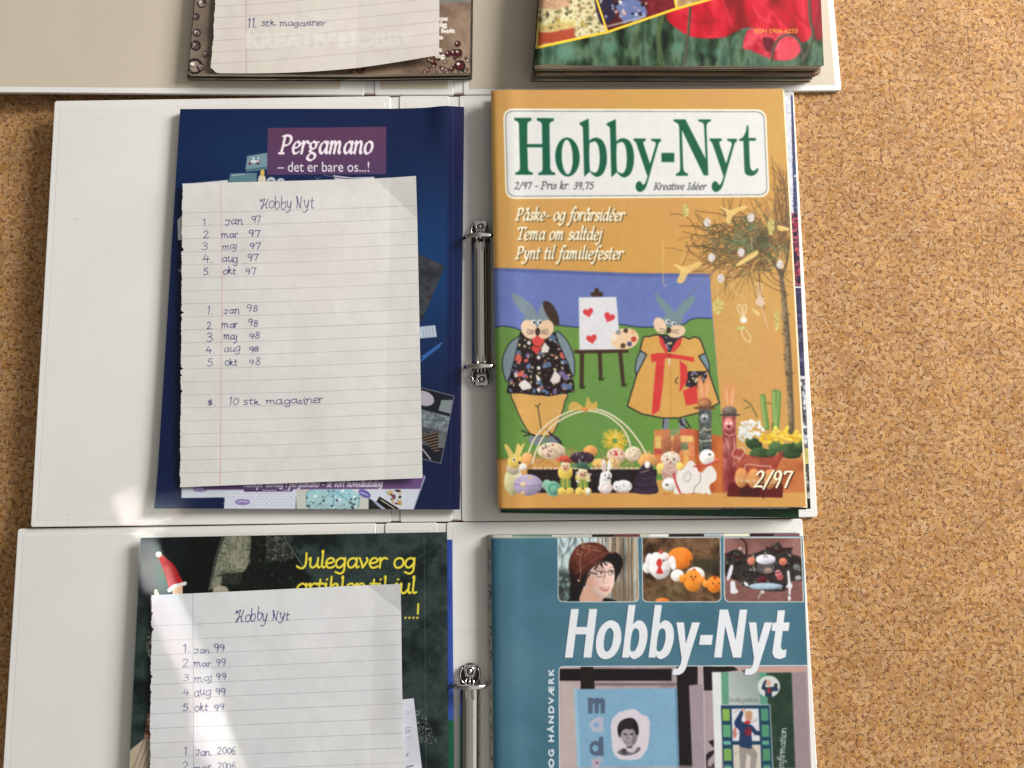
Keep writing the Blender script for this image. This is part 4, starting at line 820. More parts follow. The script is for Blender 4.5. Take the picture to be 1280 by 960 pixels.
    c.fill(hat, lambda X, Y: np.array((96, 52, 42.)) * (1.25 - .9 * np.hypot((X - 734) / 62, (Y - 688) / 56) + .5 * (fbm(X, Y, 4, 6) - .5))[..., None]); c.fill(spline(z((700, 290), (800, 290), (870, 370), (860, 480), (805, 600), (785, 640), (775, 480), (735, 410), (600, 392), (540, 420), (640, 335)), 5, True), (30, 19, 18), .95, blur=.4)
    c.line(z((220, 610), (320, 490), (480, 380), (640, 290), (760, 275)), 1.6, (130, 78, 60), .7); c.fill(z((170, 560), (330, 560), (300, 880), (190, 860)), (34, 22, 22), .8, blur=1)
    c.scatter(ell(696 + 350 / 10.66, 665 + 240 / 10.66, 10, 8), 60, [(160, 112, 84), (200, 160, 130), (96, 40, 34), (140, 60, 50)], (.4, 1.1), 4)
    for p in (((330, 270), (310, 400), (320, 560), (290, 650)), ((350, 200), (440, 180), (540, 230)), ((360, 210), (480, 240), (600, 260)), ((350, 200), (350, 90))): c.line(z(*p), .9, (164, 120, 92))
    c.ell(696 + 290 / 10.66, 665 + 648 / 10.66, 1.2, 1.4, (220, 190, 160)); c.fill(spline(z((660, 600), (740, 580), (740, 700), (690, 770), (640, 700)), 5, True), (238, 200, 184), .5, blur=1.2); c.mask(None); c.soften(q, .5, 7)
    # chickens
    q = rrect([(803, 672), (900, 672), (901, 752), (803.6, 752)], [.01, .01, 7, 7]); c.fill(rrect([(802.2, 671.2), (900.8, 671.2), (901.8, 752.8), (802.8, 752.8)], [.01, .01, 7.5, 7.5]), LB); c.mask(q)
    def H(x, y, rx, ry, col, rot=0, a=1, blur=0): c.orb(798 + x / 10.66, 665 + y / 10.66, rx / 10.66, ry / 10.66, col, rot, a, blur)
    z = Z(798, 665, 10.66)
    c.noise(q, [(58, 42, 30), (98, 72, 50), (126, 96, 68), (84, 60, 42)], 13, 9, o=4); c.fill(z((700, 380), (1060, 340), (1080, 560), (760, 560)), (46, 46, 34), .7, blur=2.5); c.noise(z((250, 700), (640, 700), (620, 900), (200, 900)), [(70, 60, 36), (124, 112, 76)], 8, 4, .6, blur=2)
    H(555, 350, 168, 148, (228, 122, 40)); H(530, 310, 100, 80, (240, 146, 62), 0, .7, 1.6); H(700, 400, 18, 30, (110, 60, 30))
    for x, y, rx, ry, r in ((120, 470, 62, 82, 0), (140, 370, 46, 88, 8), (240, 350, 80, 82, 0), (455, 400, 45, 86, -10), (470, 460, 36, 50, 0)): H(x, y, rx, ry, (232, 226, 222), r)
    H(290, 460, 146, 172, (226, 218, 216)); H(270, 420, 90, 110, (240, 234, 232), 0, .7, 2); H(350, 330, 60, 60, (234, 214, 212)); H(300, 268, 26, 26, (196, 76, 70))
    c.fill(spline(z((240, 400), (280, 350), (320, 400), (310, 440), (300, 470), (330, 545), (290, 560), (240, 545), (265, 470), (245, 440)), 5, True), (206, 62, 56)); H(333, 380, 11, 12, (36, 30, 34)); c.line(z((80, 450), (150, 540), (260, 640)), .6, (190, 180, 180))
    H(520, 580, 90, 82, (232, 226, 218)); H(760, 570, 124, 105, (232, 226, 220))
    H(725, 650, 122, 148, (228, 136, 44)); H(590, 620, 50, 56, (234, 146, 60), 20); H(840, 640, 52, 50, (230, 136, 60), -20); H(705, 600, 70, 70, (240, 156, 66), 0, .7, 1.5)
    for x in (705, 758): H(x, 595, 11, 12, (36, 28, 26))
    c.fill(z((705, 618), (760, 615), (732, 660)), (206, 84, 30)); H(745, 500, 24, 12, (190, 70, 50))
    H(1015, 700, 105, 112, (228, 130, 42)); H(900, 690, 42, 50, (234, 146, 62)); H(1000, 660, 60, 50, (240, 152, 66), 0, .6, 1.3)
    for x in (996, 1072): H(x, 686, 10, 11, (36, 28, 26))
    c.fill(z((1018, 705), (1062, 705), (1038, 750)), (204, 84, 32)); H(1022, 605, 22, 26, (180, 60, 40)); H(320, 915, 90, 38, (226, 116, 50)); c.mask(None); c.soften(q, .5, 7)
    # table decoration
    q = rrect([(905.3, 672.2), (1001, 672.2), (1004, 752), (906.2, 752)], [.01, .01, .01, 7]); c.fill(rrect([(904.4, 671.4), (1002, 671.4), (1005, 752.8), (905.3, 752.8)], [.01, .01, .01, 7.5]), LB); c.mask(q)
    z = Z(900, 660, 9.6)
    def T(x, y, rx, ry, col, rot=0, a=1, blur=0): c.orb(900 + x / 9.6, 660 + y / 9.6, rx / 9.6, ry / 9.6, col, rot, a, blur)
    c.noise(q, [(120, 82, 76), (140, 98, 92), (152, 112, 104)], 24, 5); c.fill(z((40, 640), (1000, 620), (1000, 900), (40, 900)), (128, 88, 82), .8, blur=2)
    dk = spline(z((60, 330), (200, 260), (330, 320), (560, 250), (700, 170), (760, 235), (870, 235), (860, 310), (980, 370), (1000, 620), (860, 640), (750, 760), (350, 720), (180, 620), (60, 560)), 6, True)
    c.noise(dk, [(34, 30, 30), (58, 52, 48), (44, 40, 38)], 6, 5); c.scatter(dk, 130, [(26, 22, 22), (96, 88, 78), (70, 62, 52), (130, 126, 118), (60, 28, 30)], (.6, 2), 3)
    for p in (((250, 120), (310, 180), (320, 320)), ((60, 315), (200, 350), (330, 330)), ((560, 235), (680, 270), (860, 240))): c.line(z(*p), 2.2, (56, 26, 24))
    T(240, 245, 18, 16, (206, 200, 190)); c.line(z((285, 260), (290, 310)), 1.4, (170, 166, 150)); T(375, 395, 48, 50, (196, 118, 92)); T(756, 405, 50, 48, (192, 112, 88)); T(365, 380, 24, 22, (214, 142, 114), 0, .7, 1)
    T(550, 470, 110, 80, (96, 92, 94), 0, .8); T(548, 385, 118, 54, (190, 188, 200)); T(548, 372, 118, 56, (222, 222, 232)); c.line(z((520, 345), (545, 325), (575, 350), (525, 352)), .8, (90, 90, 100)); T(544, 295, 9, 9, (230, 226, 220))
    T(580, 510, 50, 36, (150, 120, 110)); T(700, 545, 42, 44, (200, 130, 130)); T(720, 590, 40, 40, (168, 84, 90)); T(510, 620, 60, 46, (84, 36, 40))
    T(550, 700, 205, 42, (150, 172, 188)); T(540, 690, 180, 26, (180, 200, 212), 0, .7); c.line(z((440, 540), (560, 570), (740, 520)), 1.2, (44, 24, 22))
    WH = (226, 224, 230)
    for p in (((130, 445), (158, 455), (145, 540), (125, 590), (98, 630), (80, 610), (100, 520)), ((130, 640), (175, 640), (190, 720), (220, 760), (190, 785), (130, 780), (125, 700)), ((805, 525), (832, 520), (845, 640), (870, 690), (850, 740), (845, 800), (825, 790), (820, 720), (785, 710), (815, 660)), ((820, 810), (850, 830), (840, 875), (818, 865)), ((285, 645), (330, 660), (340, 700), (300, 690))): c.fill(spline(z(*p), 4, True), WH)
    T(510, 770, 26, 22, (190, 186, 170)); c.line(z((490, 780), (460, 840)), 1.6, (176, 170, 150)); T(920, 470, 44, 36, (110, 108, 104)); T(940, 600, 40, 30, (150, 150, 150)); c.mask(None); c.soften(q, .5, 7)
    sans(c, 'OG H\u00c5NDV\u00c6RK', 692.2, 958.5, 692.2 + 122, 6.6, (216, 224, 230), rot=90, sp=1.35, bold=.3)
    # big picture: album and card on a dark shelf
    q = rrect([(699, 833.5), (1030, 832), (1030, 990), (700, 990)], [6, .01, .01, .01]); c.fill(rrect([(698.2, 832.6), (1030, 831.2), (1030, 990), (699, 990)], [6.5, .01, .01, .01]), LB); c.mask(q)
    z = Z(696, 830, 7.384); y = Z(850, 830, 7.111)
    c.noise(q, [(150, 132, 136), (176, 158, 160), (190, 172, 172)], 40, 4); c.fill(z((25, 160), (220, 180), (180, 960), (25, 960)), (192, 176, 170), .8, blur=3)
    c.fill(z((25, 44), (1060, 44), (1060, 155), (25, 155)), (34, 28, 28)); c.fill(z((220, 20), (335, 20), (352, 235), (220, 235)), (38, 32, 32)); c.fill(z((350, 175), (1110, 175), (1110, 200), (350, 200)), (120, 104, 108))
    c.fill(z((1105, 22), (1300, 22), (1300, 960), (1130, 960)), (36, 30, 31)); c.fill(y((80, 190), (190, 180), (215, 240), (220, 930), (110, 930)), (158, 142, 148)); c.fill(y((205, 20), (290, 20), (290, 235), (210, 235)), (34, 28, 30)); c.fill(y((210, 235), (300, 235), (310, 930), (222, 930)), (168, 150, 154)); c.line(y((200, 20), (212, 300), (225, 930)), .9, (200, 190, 190), smooth=False)
    c.fill(y((290, 22), (480, 22), (520, 55), (400, 70), (290, 70)), (34, 28, 28)); c.fill(y((470, 28), (1115, 28), (1120, 70), (640, 72)), (190, 150, 140)); c.fill(y((540, 52), (575, 60), (565, 72)), (40, 34, 34))
    for p in (((250, 690), (300, 670), (300, 745)), ((230, 810), (260, 780), (305, 765), (300, 800), (250, 850), (240, 925), (300, 880), (305, 930), (235, 930))): c.fill(y(*p), (36, 32, 34))
    c.fill(y((995, 72), (1120, 70), (1160, 930), (1020, 930)), (150, 132, 136))
    c.fill(z((168, 232), (1085, 222), (1110, 232), (1130, 960), (190, 960)), lambda X, Y: np.stack([124 + 6 * fbm(X, Y, 30, 3), 164 + 8 * fbm(X, Y, 30, 3), 190 + 8 * fbm(X, Y, 30, 3)], -1)); c.line(z((172, 236), (205, 960)), 3.4, (152, 192, 212), smooth=False, blur=1); c.line(z((1098, 232), (1120, 960)), 2, (96, 130, 156), smooth=False, blur=.6)
    SL = (84, 100, 124)
    c.fill(z((285, 310), (330, 310), (345, 322), (372, 308), (395, 322), (420, 310), (445, 330), (445, 456), (405, 456), (403, 372), (396, 362), (388, 372), (388, 456), (350, 456), (348, 372), (340, 362), (332, 372), (331, 456), (290, 458)), SL)
    c.fill(z((425, 488), (430, 632), (395, 630), (345, 628), (305, 590), (300, 550), (330, 510), (380, 490)), (176, 178, 196), holes=[ell(696 + 365 / 7.384, 830 + 562 / 7.384, 3.4, 3.4)])
    c.fill(z((390, 672), (428, 672), (434, 848), (392, 846), (340, 846), (305, 815), (300, 760), (325, 715), (370, 708), (388, 716)), SL, holes=[ell(696 + 356 / 7.384, 830 + 778 / 7.384, 3.8, 4)])
    c.fill(z((320, 880), (410, 860), (430, 905), (390, 920), (400, 990), (320, 990)), (176, 170, 186)); c.ell(696 + 370 / 7.384, 830 + 912 / 7.384, 1.6, 1.4, (160, 70, 90))
    # torn portrait
    tp = spline(z((680, 415), (735, 425), (780, 465), (850, 500), (858, 600), (850, 700), (830, 790), (770, 868), (700, 885), (590, 880), (545, 855), (515, 790), (505, 690), (498, 590), (515, 510), (560, 455), (620, 432)), 5, True); tp = tp + np.random.RandomState(2).normal(0, .22, tp.shape)
    c.fill(tp, (212, 204, 212)); K1 = (38, 32, 36)
    c.fill(spline(z((560, 815), (620, 775), (665, 800), (740, 765), (775, 780), (740, 820), (660, 845), (600, 840)), 5, True), (110, 102, 108)); c.fill(spline(z((650, 800), (700, 775), (745, 770), (700, 820)), 5, True), (196, 188, 194)); c.fill(spline(z((600, 790), (635, 790), (640, 830), (610, 835)), 5, True), (70, 64, 70))
    c.fill(spline(z((590, 620), (680, 540), (745, 620), (730, 720), (690, 765), (650, 765), (605, 705)), 5, True), (160, 150, 156)); c.fill(spline(z((700, 600), (748, 640), (728, 720), (690, 762), (700, 690)), 5, True), (112, 104, 110), .7, blur=.6)
    c.fill(spline(z((568, 655), (560, 590), (588, 530), (650, 500), (710, 505), (748, 560), (756, 640), (735, 655), (722, 620), (700, 600), (672, 606), (648, 598), (612, 608), (594, 640), (585, 680)), 5, True), K1)
    for x in (600, 630, 660, 690): c.line(z((x + 14, 520), (x, 560), (x - 6, 600)), .8, (96, 88, 92), .7)
    for x in (630, 690): c.ell(696 + x / 7.384, 830 + 648 / 7.384, 1.9, 1, K1)
    c.line(z((655, 650), (650, 685), (670, 690)), .7, (80, 70, 76)); c.line(z((632, 712), (660, 724), (695, 708)), 1.2, (60, 50, 56)); c.line(z((640, 715), (660, 719), (685, 712)), .8, (220, 214, 218)); c.line(z((650, 770), (690, 768)), 2, (70, 62, 66))
    # green card with film strip
    c.fill(y((283, 72), (370, 74), (372, 930), (312, 930)), (218, 222, 218)); c.fill(y((365, 74), (430, 74), (435, 365), (372, 365)), (98, 152, 126)); c.fill(y((430, 74), (705, 74), (705, 365), (435, 365)), lambda X, Y: np.stack([168 - 34 * (X - 910) / 40 + .4 * (Y - 840), 178 - 30 * (X - 910) / 40 + .4 * (Y - 840), 172 - 30 * (X - 910) / 40 + .4 * (Y - 840)], -1)); c.fill(y((705, 74), (780, 78), (782, 365), (712, 365)), (92, 150, 124)); c.fill(y((770, 78), (992, 74), (1025, 930), (830, 930), (800, 365), (782, 365)), (44, 62, 50)); c.noise(y((782, 80), (990, 78), (1022, 930), (832, 930)), [(36, 54, 42), (56, 74, 60)], 14, 3, .6)
    write(c, 'Indbydelse', 912, 877, 947, 2.7, .75, (120, 126, 122), font=HW)
    c.fill(y((362, 368), (800, 365), (828, 930), (385, 930)), (38, 66, 90)); c.line(y((380, 362), (800, 362), (825, 930)), .9, (190, 206, 200), smooth=False)
    for x0, y0, x1, y1, k in ((375, 400, 440, 505, (132, 170, 80)), (380, 540, 450, 650, (96, 158, 120)), (384, 684, 450, 718, (110, 170, 160)), (388, 752, 456, 860, (120, 164, 90)), (392, 900, 456, 930, (110, 170, 150)), (718, 398, 782, 505, (78, 140, 112)), (724, 540, 790, 648, (84, 146, 110)), (730, 682, 790, 718, (96, 158, 134)), (734, 752, 800, 860, (82, 140, 104)), (740, 900, 802, 930, (90, 150, 124))): c.fill(y((x0, y0), (x1, y0), (x1 + 3, y1), (x0 + 3, y1)), k)
    c.fill(y((458, 398), (698, 396), (710, 684), (468, 684)), (214, 214, 216)); c.fill(y((470, 718), (716, 718), (722, 930), (476, 930)), (206, 196, 182))
    for p in (((480, 430), (520, 410)), ((640, 520), (690, 490)), ((480, 640), (520, 610)), ((480, 800), (520, 780)), ((650, 640), (700, 620))): c.line(y(*p), .8, (150, 130, 120))
    c.fill(spline(y((470, 600), (495, 560), (500, 640), (480, 660)), 4, True), (190, 120, 110))
    c.fill(y((525, 725), (650, 735), (690, 800), (670, 930), (620, 930), (630, 830), (595, 790), (580, 930), (535, 930)), (150, 142, 134)); c.fill(spline(y((545, 410), (562, 440), (545, 500), (580, 525), (640, 545), (680, 590), (715, 600), (712, 635), (660, 625), (635, 600), (640, 740), (580, 745), (525, 720), (530, 600), (490, 555), (485, 510), (515, 460)), 4, True), (40, 58, 92))
    c.ell(850 + 610 / 7.111, 830 + 470 / 7.111, 4.8, 7, (206, 160, 136)); c.ell(850 + 610 / 7.111, 830 + 440 / 7.111, 4.8, 3.4, (190, 150, 110)); c.ell(850 + 565 / 7.111, 830 + 408 / 7.111, 2, 2.4, (206, 160, 136)); c.ell(850 + 600 / 7.111, 830 + 520 / 7.111, 4, 2.2, (176, 50, 56)); c.ell(850 + 606 / 7.111, 830 + 600 / 7.111, 4.6, 6, (120, 40, 54)); c.scatter(ell(850 + 606 / 7.111, 830 + 600 / 7.111, 4, 5), 12, [(190, 60, 60), (40, 50, 80)], (.5, 1), 3)
    for x in (602, 622): c.ell(850 + x / 7.111, 830 + 468 / 7.111, .7, .6, (60, 40, 36))
    c.line(y((602, 492), (622, 490)), .7, (150, 70, 64))
    c.ell(850 + 790 / 7.111, 830 + 200 / 7.111, 14, 13.6, (206, 208, 206)); c.fill(spline(y((750, 150), (770, 140), (760, 200), (800, 205), (860, 200), (870, 240), (820, 245), (815, 295), (760, 290), (755, 240), (725, 220), (735, 180)), 4, True), (44, 58, 76)); c.ell(850 + 787 / 7.111, 830 + 168 / 7.111, 3, 4.2, (206, 160, 136)); c.ell(850 + 793 / 7.111, 830 + 236 / 7.111, 2.4, 3.4, (140, 50, 56)); c.ell(850 + 852 / 7.111, 830 + 190 / 7.111, 2.4, 2.6, (40, 60, 50))
    write(c, 'konfirmation', 979, 968, 979 + 58, 5, 1, (200, 210, 204), font=HW, rot=(979, 968, -86))
    c.soften([(700, 835), (1030, 833), (1030, 990), (701, 990)], .5, 4)
    c.mask(None)
    # masthead
    o4 = lambda dx, *p: [(690 + (a + dx) / 4, 740 + b / 4) for a, b in p]
    for off, WHT in (((-1.1, .5), (52, 78, 98)), ((0, 0), (226, 228, 232))):
        sh = lambda dx, *p: [(x + off[0], y + off[1]) for x, y in o4(dx, *p)]
        c.fill(sh(0, (95, 85), (134, 85), (122, 175), (174, 175), (186, 85), (226, 85), (197, 328), (157, 328), (170, 212), (118, 212), (104, 328), (64, 328)), WHT)
        def cl(dx, *p): return spline(sh(dx, *p), 6, True)
        c.fill(cl(0, (300, 142), (335, 165), (347, 225), (335, 280), (305, 322), (262, 336), (228, 312), (219, 255), (232, 195), (262, 155)), WHT, holes=[cl(0, (293, 180), (307, 205), (302, 255), (288, 288), (271, 298), (259, 278), (262, 225), (275, 190))])
        for dx in (0, 132):
            out = sh(dx, (382, 65), (418, 65), (405, 160)) + list(spline(sh(dx, (405, 160), (430, 142), (458, 152), (476, 190), (474, 250), (452, 310), (415, 335), (395, 328), (388, 316)))) + sh(dx, (385, 328), (350, 328))
            c.fill(out, WHT, holes=[cl(dx, (400, 205), (416, 182), (434, 196), (434, 245), (418, 288), (400, 297), (391, 280))])
        for dx in (0, 362):
            c.fill(sh(dx, (622, 152), (660, 152), (669, 258), (700, 152), (740, 152), (682, 340)) + list(spline(sh(dx, (682, 340), (665, 390), (640, 412), (600, 415)))) + list(spline(sh(dx, (606, 384), (628, 382), (642, 362), (648, 330)))), WHT)
        c.fill(sh(0, (742, 215), (805, 215), (798, 264), (735, 264)), WHT)
        c.fill(sh(0, (838, 88), (880, 88), (918, 240), (938, 88), (976, 88), (946, 328), (905, 328), (866, 170), (848, 328), (810, 328)), WHT)
        c.fill(sh(0, (1128, 92), (1165, 92), (1158, 152), (1188, 152), (1182, 195), (1153, 195), (1144, 272), (1150, 290), (1173, 288), (1168, 325), (1142, 335), (1114, 330), (1102, 308), (1103, 288), (1117, 195), (1098, 195), (1103, 155), (1122, 152)), WHT)
    return c

def print_bead_cover():
    c = Canvas(215, -445, 600, 108, 1.6, (132, 110, 92))
    c.noise([(215, -445), (600, -445), (600, 108), (215, 108)], [(104, 86, 72), (132, 110, 92), (150, 128, 108)], 20, 4, o=5)
    c.fill([(215, 30), (262, -445), (300, -445), (300, 108), (215, 108)], (112, 104, 96), .5, blur=6)
    R = random.Random(6)
    def bead(x, y, r, k):
        c.ell(x, y, r, r, (40, 32, 32)); c.ell(x, y, r * .7, r * .7, k); c.ell(x - r * .3, y - r * .3, r * .28, r * .24, (232, 222, 214))
    for x, y, r in ((252, 4, 6), (245, 21, 4.5), (246, 41, 5), (244.5, 57, 6.5), (243.5, 83, 10), (257, 68, 4), (251, 84, 5), (240, -16, 8), (255, -30, 6)):
        bead(x, y, r, R.choice([(120, 104, 96), (90, 78, 74), (150, 132, 120)]))
        for _ in range(5): bead(x + R.uniform(-r, r) * .7, y + R.uniform(-r, r) * .7, 1.4, R.choice([(70, 58, 56), (170, 150, 136)]))
    for _ in range(60): bead(R.uniform(530, 586), R.uniform(66, 92) , R.uniform(1.2, 3.6), R.choice([(88, 40, 36), (120, 72, 60), (60, 44, 42), (150, 126, 110)]))
    for x, y, r in ((451, 87, 5.6), (438, 87, 4), (567, 66, 4.4), (572, 55, 4), (573, 66, 5), (575, 82, 7), (560, 67, 4)): bead(x, y, r, (84, 36, 34))
    for _ in range(30): c.line([(R.uniform(360, 540), R.uniform(80, 96)), (R.uniform(360, 540), R.uniform(80, 96))], .6, (150, 122, 98), .5)
    for k, s in enumerate(('mpe', 'nlg', 'e helt', 'ge', 'r', 'rt', 'og')):
        w = {'e helt': 24, 'mpe': 15, 'nlg': 14, 'ge': 9, 'r': 4, 'rt': 8, 'og': 11}[s]
        sans(c, s, 544.5 + (0 if k != 2 else -1), 25.5 + 7.75 * k, 544.5 + w, 5.4, (236, 230, 222), bold=.45)
    c.fill([(545, -40), (590, -40), (590, 2), (545, 4)], (120, 128, 126), .8, blur=1)
    return c

def print_poppy_cover():
    c = Canvas(655, -450, 1040, 100, 1.6, (70, 92, 74))
    c.noise([(655, -450), (1040, -450), (1040, 100), (655, 100)], [(22, 32, 24), (48, 70, 48), (92, 116, 92), (56, 84, 66)], 24, 4, o=4, stretch=(.6, 1.4))
    z = Z(660, 0, 3.2); R = random.Random(4)
    for x, y, r in ((760, 210, 20), (600, 190, 26), (700, 200, 18), (150, 210, 40), (330, 190, 30)): c.ell(660 + x / 3.2, y / 3.2, r / 3.2, r * .8 / 3.2, (96, 140, 120), 0, .6, 3)
    for x in (300, 440, 455, 520, 530, 630, 800, 815): c.line(z((x + 14, 60), (x + R.uniform(-8, 8), 150), (x + R.uniform(-20, 14), 260)), R.uniform(1.4, 3), R.choice([(60, 74, 46), (90, 108, 70), (44, 58, 40)]), .85, blur=.5)
    pt = spline(z((560, 40), (640, 20), (760, -60), (1000, -90), (1150, -20), (1140, 120), (1100, 170), (1040, 130), (960, 120), (870, 110), (780, 150), (660, 148), (590, 110), (555, 75)), 6, True)
    c.noise(pt, [(132, 10, 26), (190, 28, 44), (214, 50, 64), (176, 20, 38)], 34, 5, o=2, stretch=(.6, 1.5))
    c.fill(spline(z((1130, 0), (1180, 0), (1180, 150), (1140, 140)), 4, True), (160, 30, 44), .8, blur=1)
    for p in (((700, 10), (740, 80), (720, 140)), ((860, 0), (840, 60), (860, 110)), ((960, 10), (1000, 60), (1050, 110)), ((620, 60), (680, 90), (760, 80)), ((1060, 0), (1080, 60), (1120, 100))): c.line(z(*p), 2.4, (130, 14, 30), .6, blur=1.4)
    for p in (((780, 0), (800, 60), (820, 110)), ((900, 20), (930, 70), (980, 90))): c.line(z(*p), 3, (230, 90, 100), .5, blur=1.4)
    p3 = spline(z((860, 190), (880, 120), (940, 115), (1040, 130), (1090, 190), (1060, 235), (990, 240), (920, 215), (890, 200)), 6, True)
    c.noise(p3, [(170, 30, 46), (210, 66, 80), (222, 90, 100)], 10, 8); c.fill(spline(z((940, 150), (985, 160), (975, 205), (950, 200)), 5, True), (70, 18, 28), .8, blur=.6); c.fill(spline(z((1010, 180), (1050, 160), (1090, 200), (1060, 232), (1000, 236)), 5, True), (214, 74, 86), .8, blur=1)
    for p, w_ in (((((975, 245), (985, 190), (1010, 150), (1050, 140), (1085, 165), (1100, 210), (1100, 245)), 3)), (((1100, 245), (1140, 150), (1130, 80), (1125, 0)), 3.4), (((630, 250), (640, 150), (650, 30)), 3)): c.line(z(*p), w_, (74, 70, 56)); c.line(z(*[(a - 5, b) for a, b in p]), w_ * .3, (120, 116, 90), .7)
    c.soften([(655, 0), (1040, 0), (1040, 100), (655, 100)], .8, 4)
    # pictures in a yellow frame
    c.fill([(660, -450), (1040, -450), (1040, -40), (890, -1), (672, 61), (660, 62)], (214, 200, 168))
    c.noise(z((40, -40), (260, -40), (318, 130), (36, 190)), [(104, 92, 60), (206, 196, 150), (226, 216, 170), (140, 110, 70)], 5, 6); c.fill(z((38, 110), (90, 95), (180, 90), (190, 155), (40, 180)), (166, 72, 50)); c.fill(z((40, 95), (190, 80), (190, 110), (90, 130), (40, 130)), (206, 196, 120), .8); c.fill(z((40, -10), (160, -10), (170, 20), (100, 40), (40, 30)), (196, 150, 120), .8)
    c.scatter(z((40, 40), (280, 30), (300, 120), (190, 150), (60, 120)), 60, [(60, 64, 44), (226, 222, 190), (180, 150, 70), (110, 110, 80)], (.6, 2.4), 4)
    c.fill(z((270, -40), (580, -40), (590, 35), (320, 125)), (80, 34, 36)); c.noise(z((470, -40), (585, -40), (590, 35), (480, 70)), [(96, 24, 30), (130, 44, 48)], 6, 3)
    c.fill(spline(z((270, -20), (330, -20), (350, 60), (300, 100), (275, 50)), 4, True), (48, 40, 60)); c.fill(spline(z((350, 10), (440, 0), (475, 60), (390, 95), (370, 60)), 4, True), (104, 116, 160)); c.scatter(z((280, 0), (480, 0), (470, 80), (310, 110)), 34, [(206, 170, 150), (44, 34, 44), (150, 160, 190), (220, 216, 214)], (1, 2.6), 8); c.line(z((320, 105), (400, 85), (470, 65)), 1.6, (196, 186, 180))
    c.noise(z((590, -40), (800, -40), (720, 0), (600, 30)), [(150, 110, 80), (206, 176, 120)], 8, 3)
    c.soften([(660, 0), (890, 0), (672, 61), (660, 62)], .5, 6)
    YL = (234, 196, 60)
    c.line(z((36, 190), (318, 128), (590, 36), (740, -6), (900, -60)), 3.2, YL, smooth=False); c.line(z((318, 130), (262, -40)), 2.6, YL, smooth=False); c.line(z((596, 36), (572, -60)), 2.6, YL, smooth=False); c.line(z((38, 190), (40, -1400)), 1.6, YL, smooth=False)
    sans(c, 'ISSN 0906-6250', 943.5, 41.2, 997, 5.6, (228, 170, 60))
    return c
def plain(x0, y0, x1, y1, S, cols, scale=20, seed=1, stretch=(1, 1)):
    c = Canvas(x0, y0, x1, y1, S, cols[0]); c.noise([(x0, y0), (x1 + 2, y0), (x1 + 2, y1 + 2), (x0, y1 + 2)], cols, scale, seed, stretch=stretch); return c
# ------------------------------------------------------------------ materials
def mat(name, col=(0.8, 0.8, 0.8), rough=0.5, metal=0.0, spec=0.5):
    m = bpy.data.materials.new(name); m.use_nodes = True
    b = m.node_tree.nodes['Principled BSDF']
    b.inputs['Base Color'].default_value = (*col, 1); b.inputs['Roughness'].default_value = rough
    b.inputs['Metallic'].default_value = metal; b.inputs['Specular IOR Level'].default_value = spec
    return m
def nd(m, t, **kw):
    n = m.node_tree.nodes.new(t)
    for k, v in kw.items():
        if hasattr(n, k): setattr(n, k, v)
        else: n.inputs[k].default_value = v
    return n
def lk(m, a, b): m.node_tree.links.new(a, b)
def bump(m, h, strength, dist):
    n = nd(m, 'ShaderNodeBump'); n.inputs['Strength'].default_value = strength; n.inputs['Distance'].default_value = dist
    lk(m, h, n.inputs['Height']); lk(m, n.outputs['Normal'], m.node_tree.nodes['Principled BSDF'].inputs['Normal'])
def print_mat(name, rough, spec, bscale, bstr, bdist):
    m = mat(name, rough=rough, spec=spec)
    a = nd(m, 'ShaderNodeAttribute', attribute_name='print')
    lk(m, a.outputs['Color'], m.node_tree.nodes['Principled BSDF'].inputs['Base Color'])
    c = nd(m, 'ShaderNodeTexCoord'); n = nd(m, 'ShaderNodeTexNoise'); n.inputs['Scale'].default_value = bscale; n.inputs['Detail'].default_value = 5
    lk(m, c.outputs['Object'], n.inputs['Vector']); bump(m, n.outputs['Fac'], bstr, bdist)
    return m
M_COVER = print_mat('printed_glossy_cover', 0.34, 0.42, 45, 0.25, 0.0012)
M_NOTE = print_mat('lined_writing_paper', 0.85, 0.2, 60, 0.2, 0.0016)

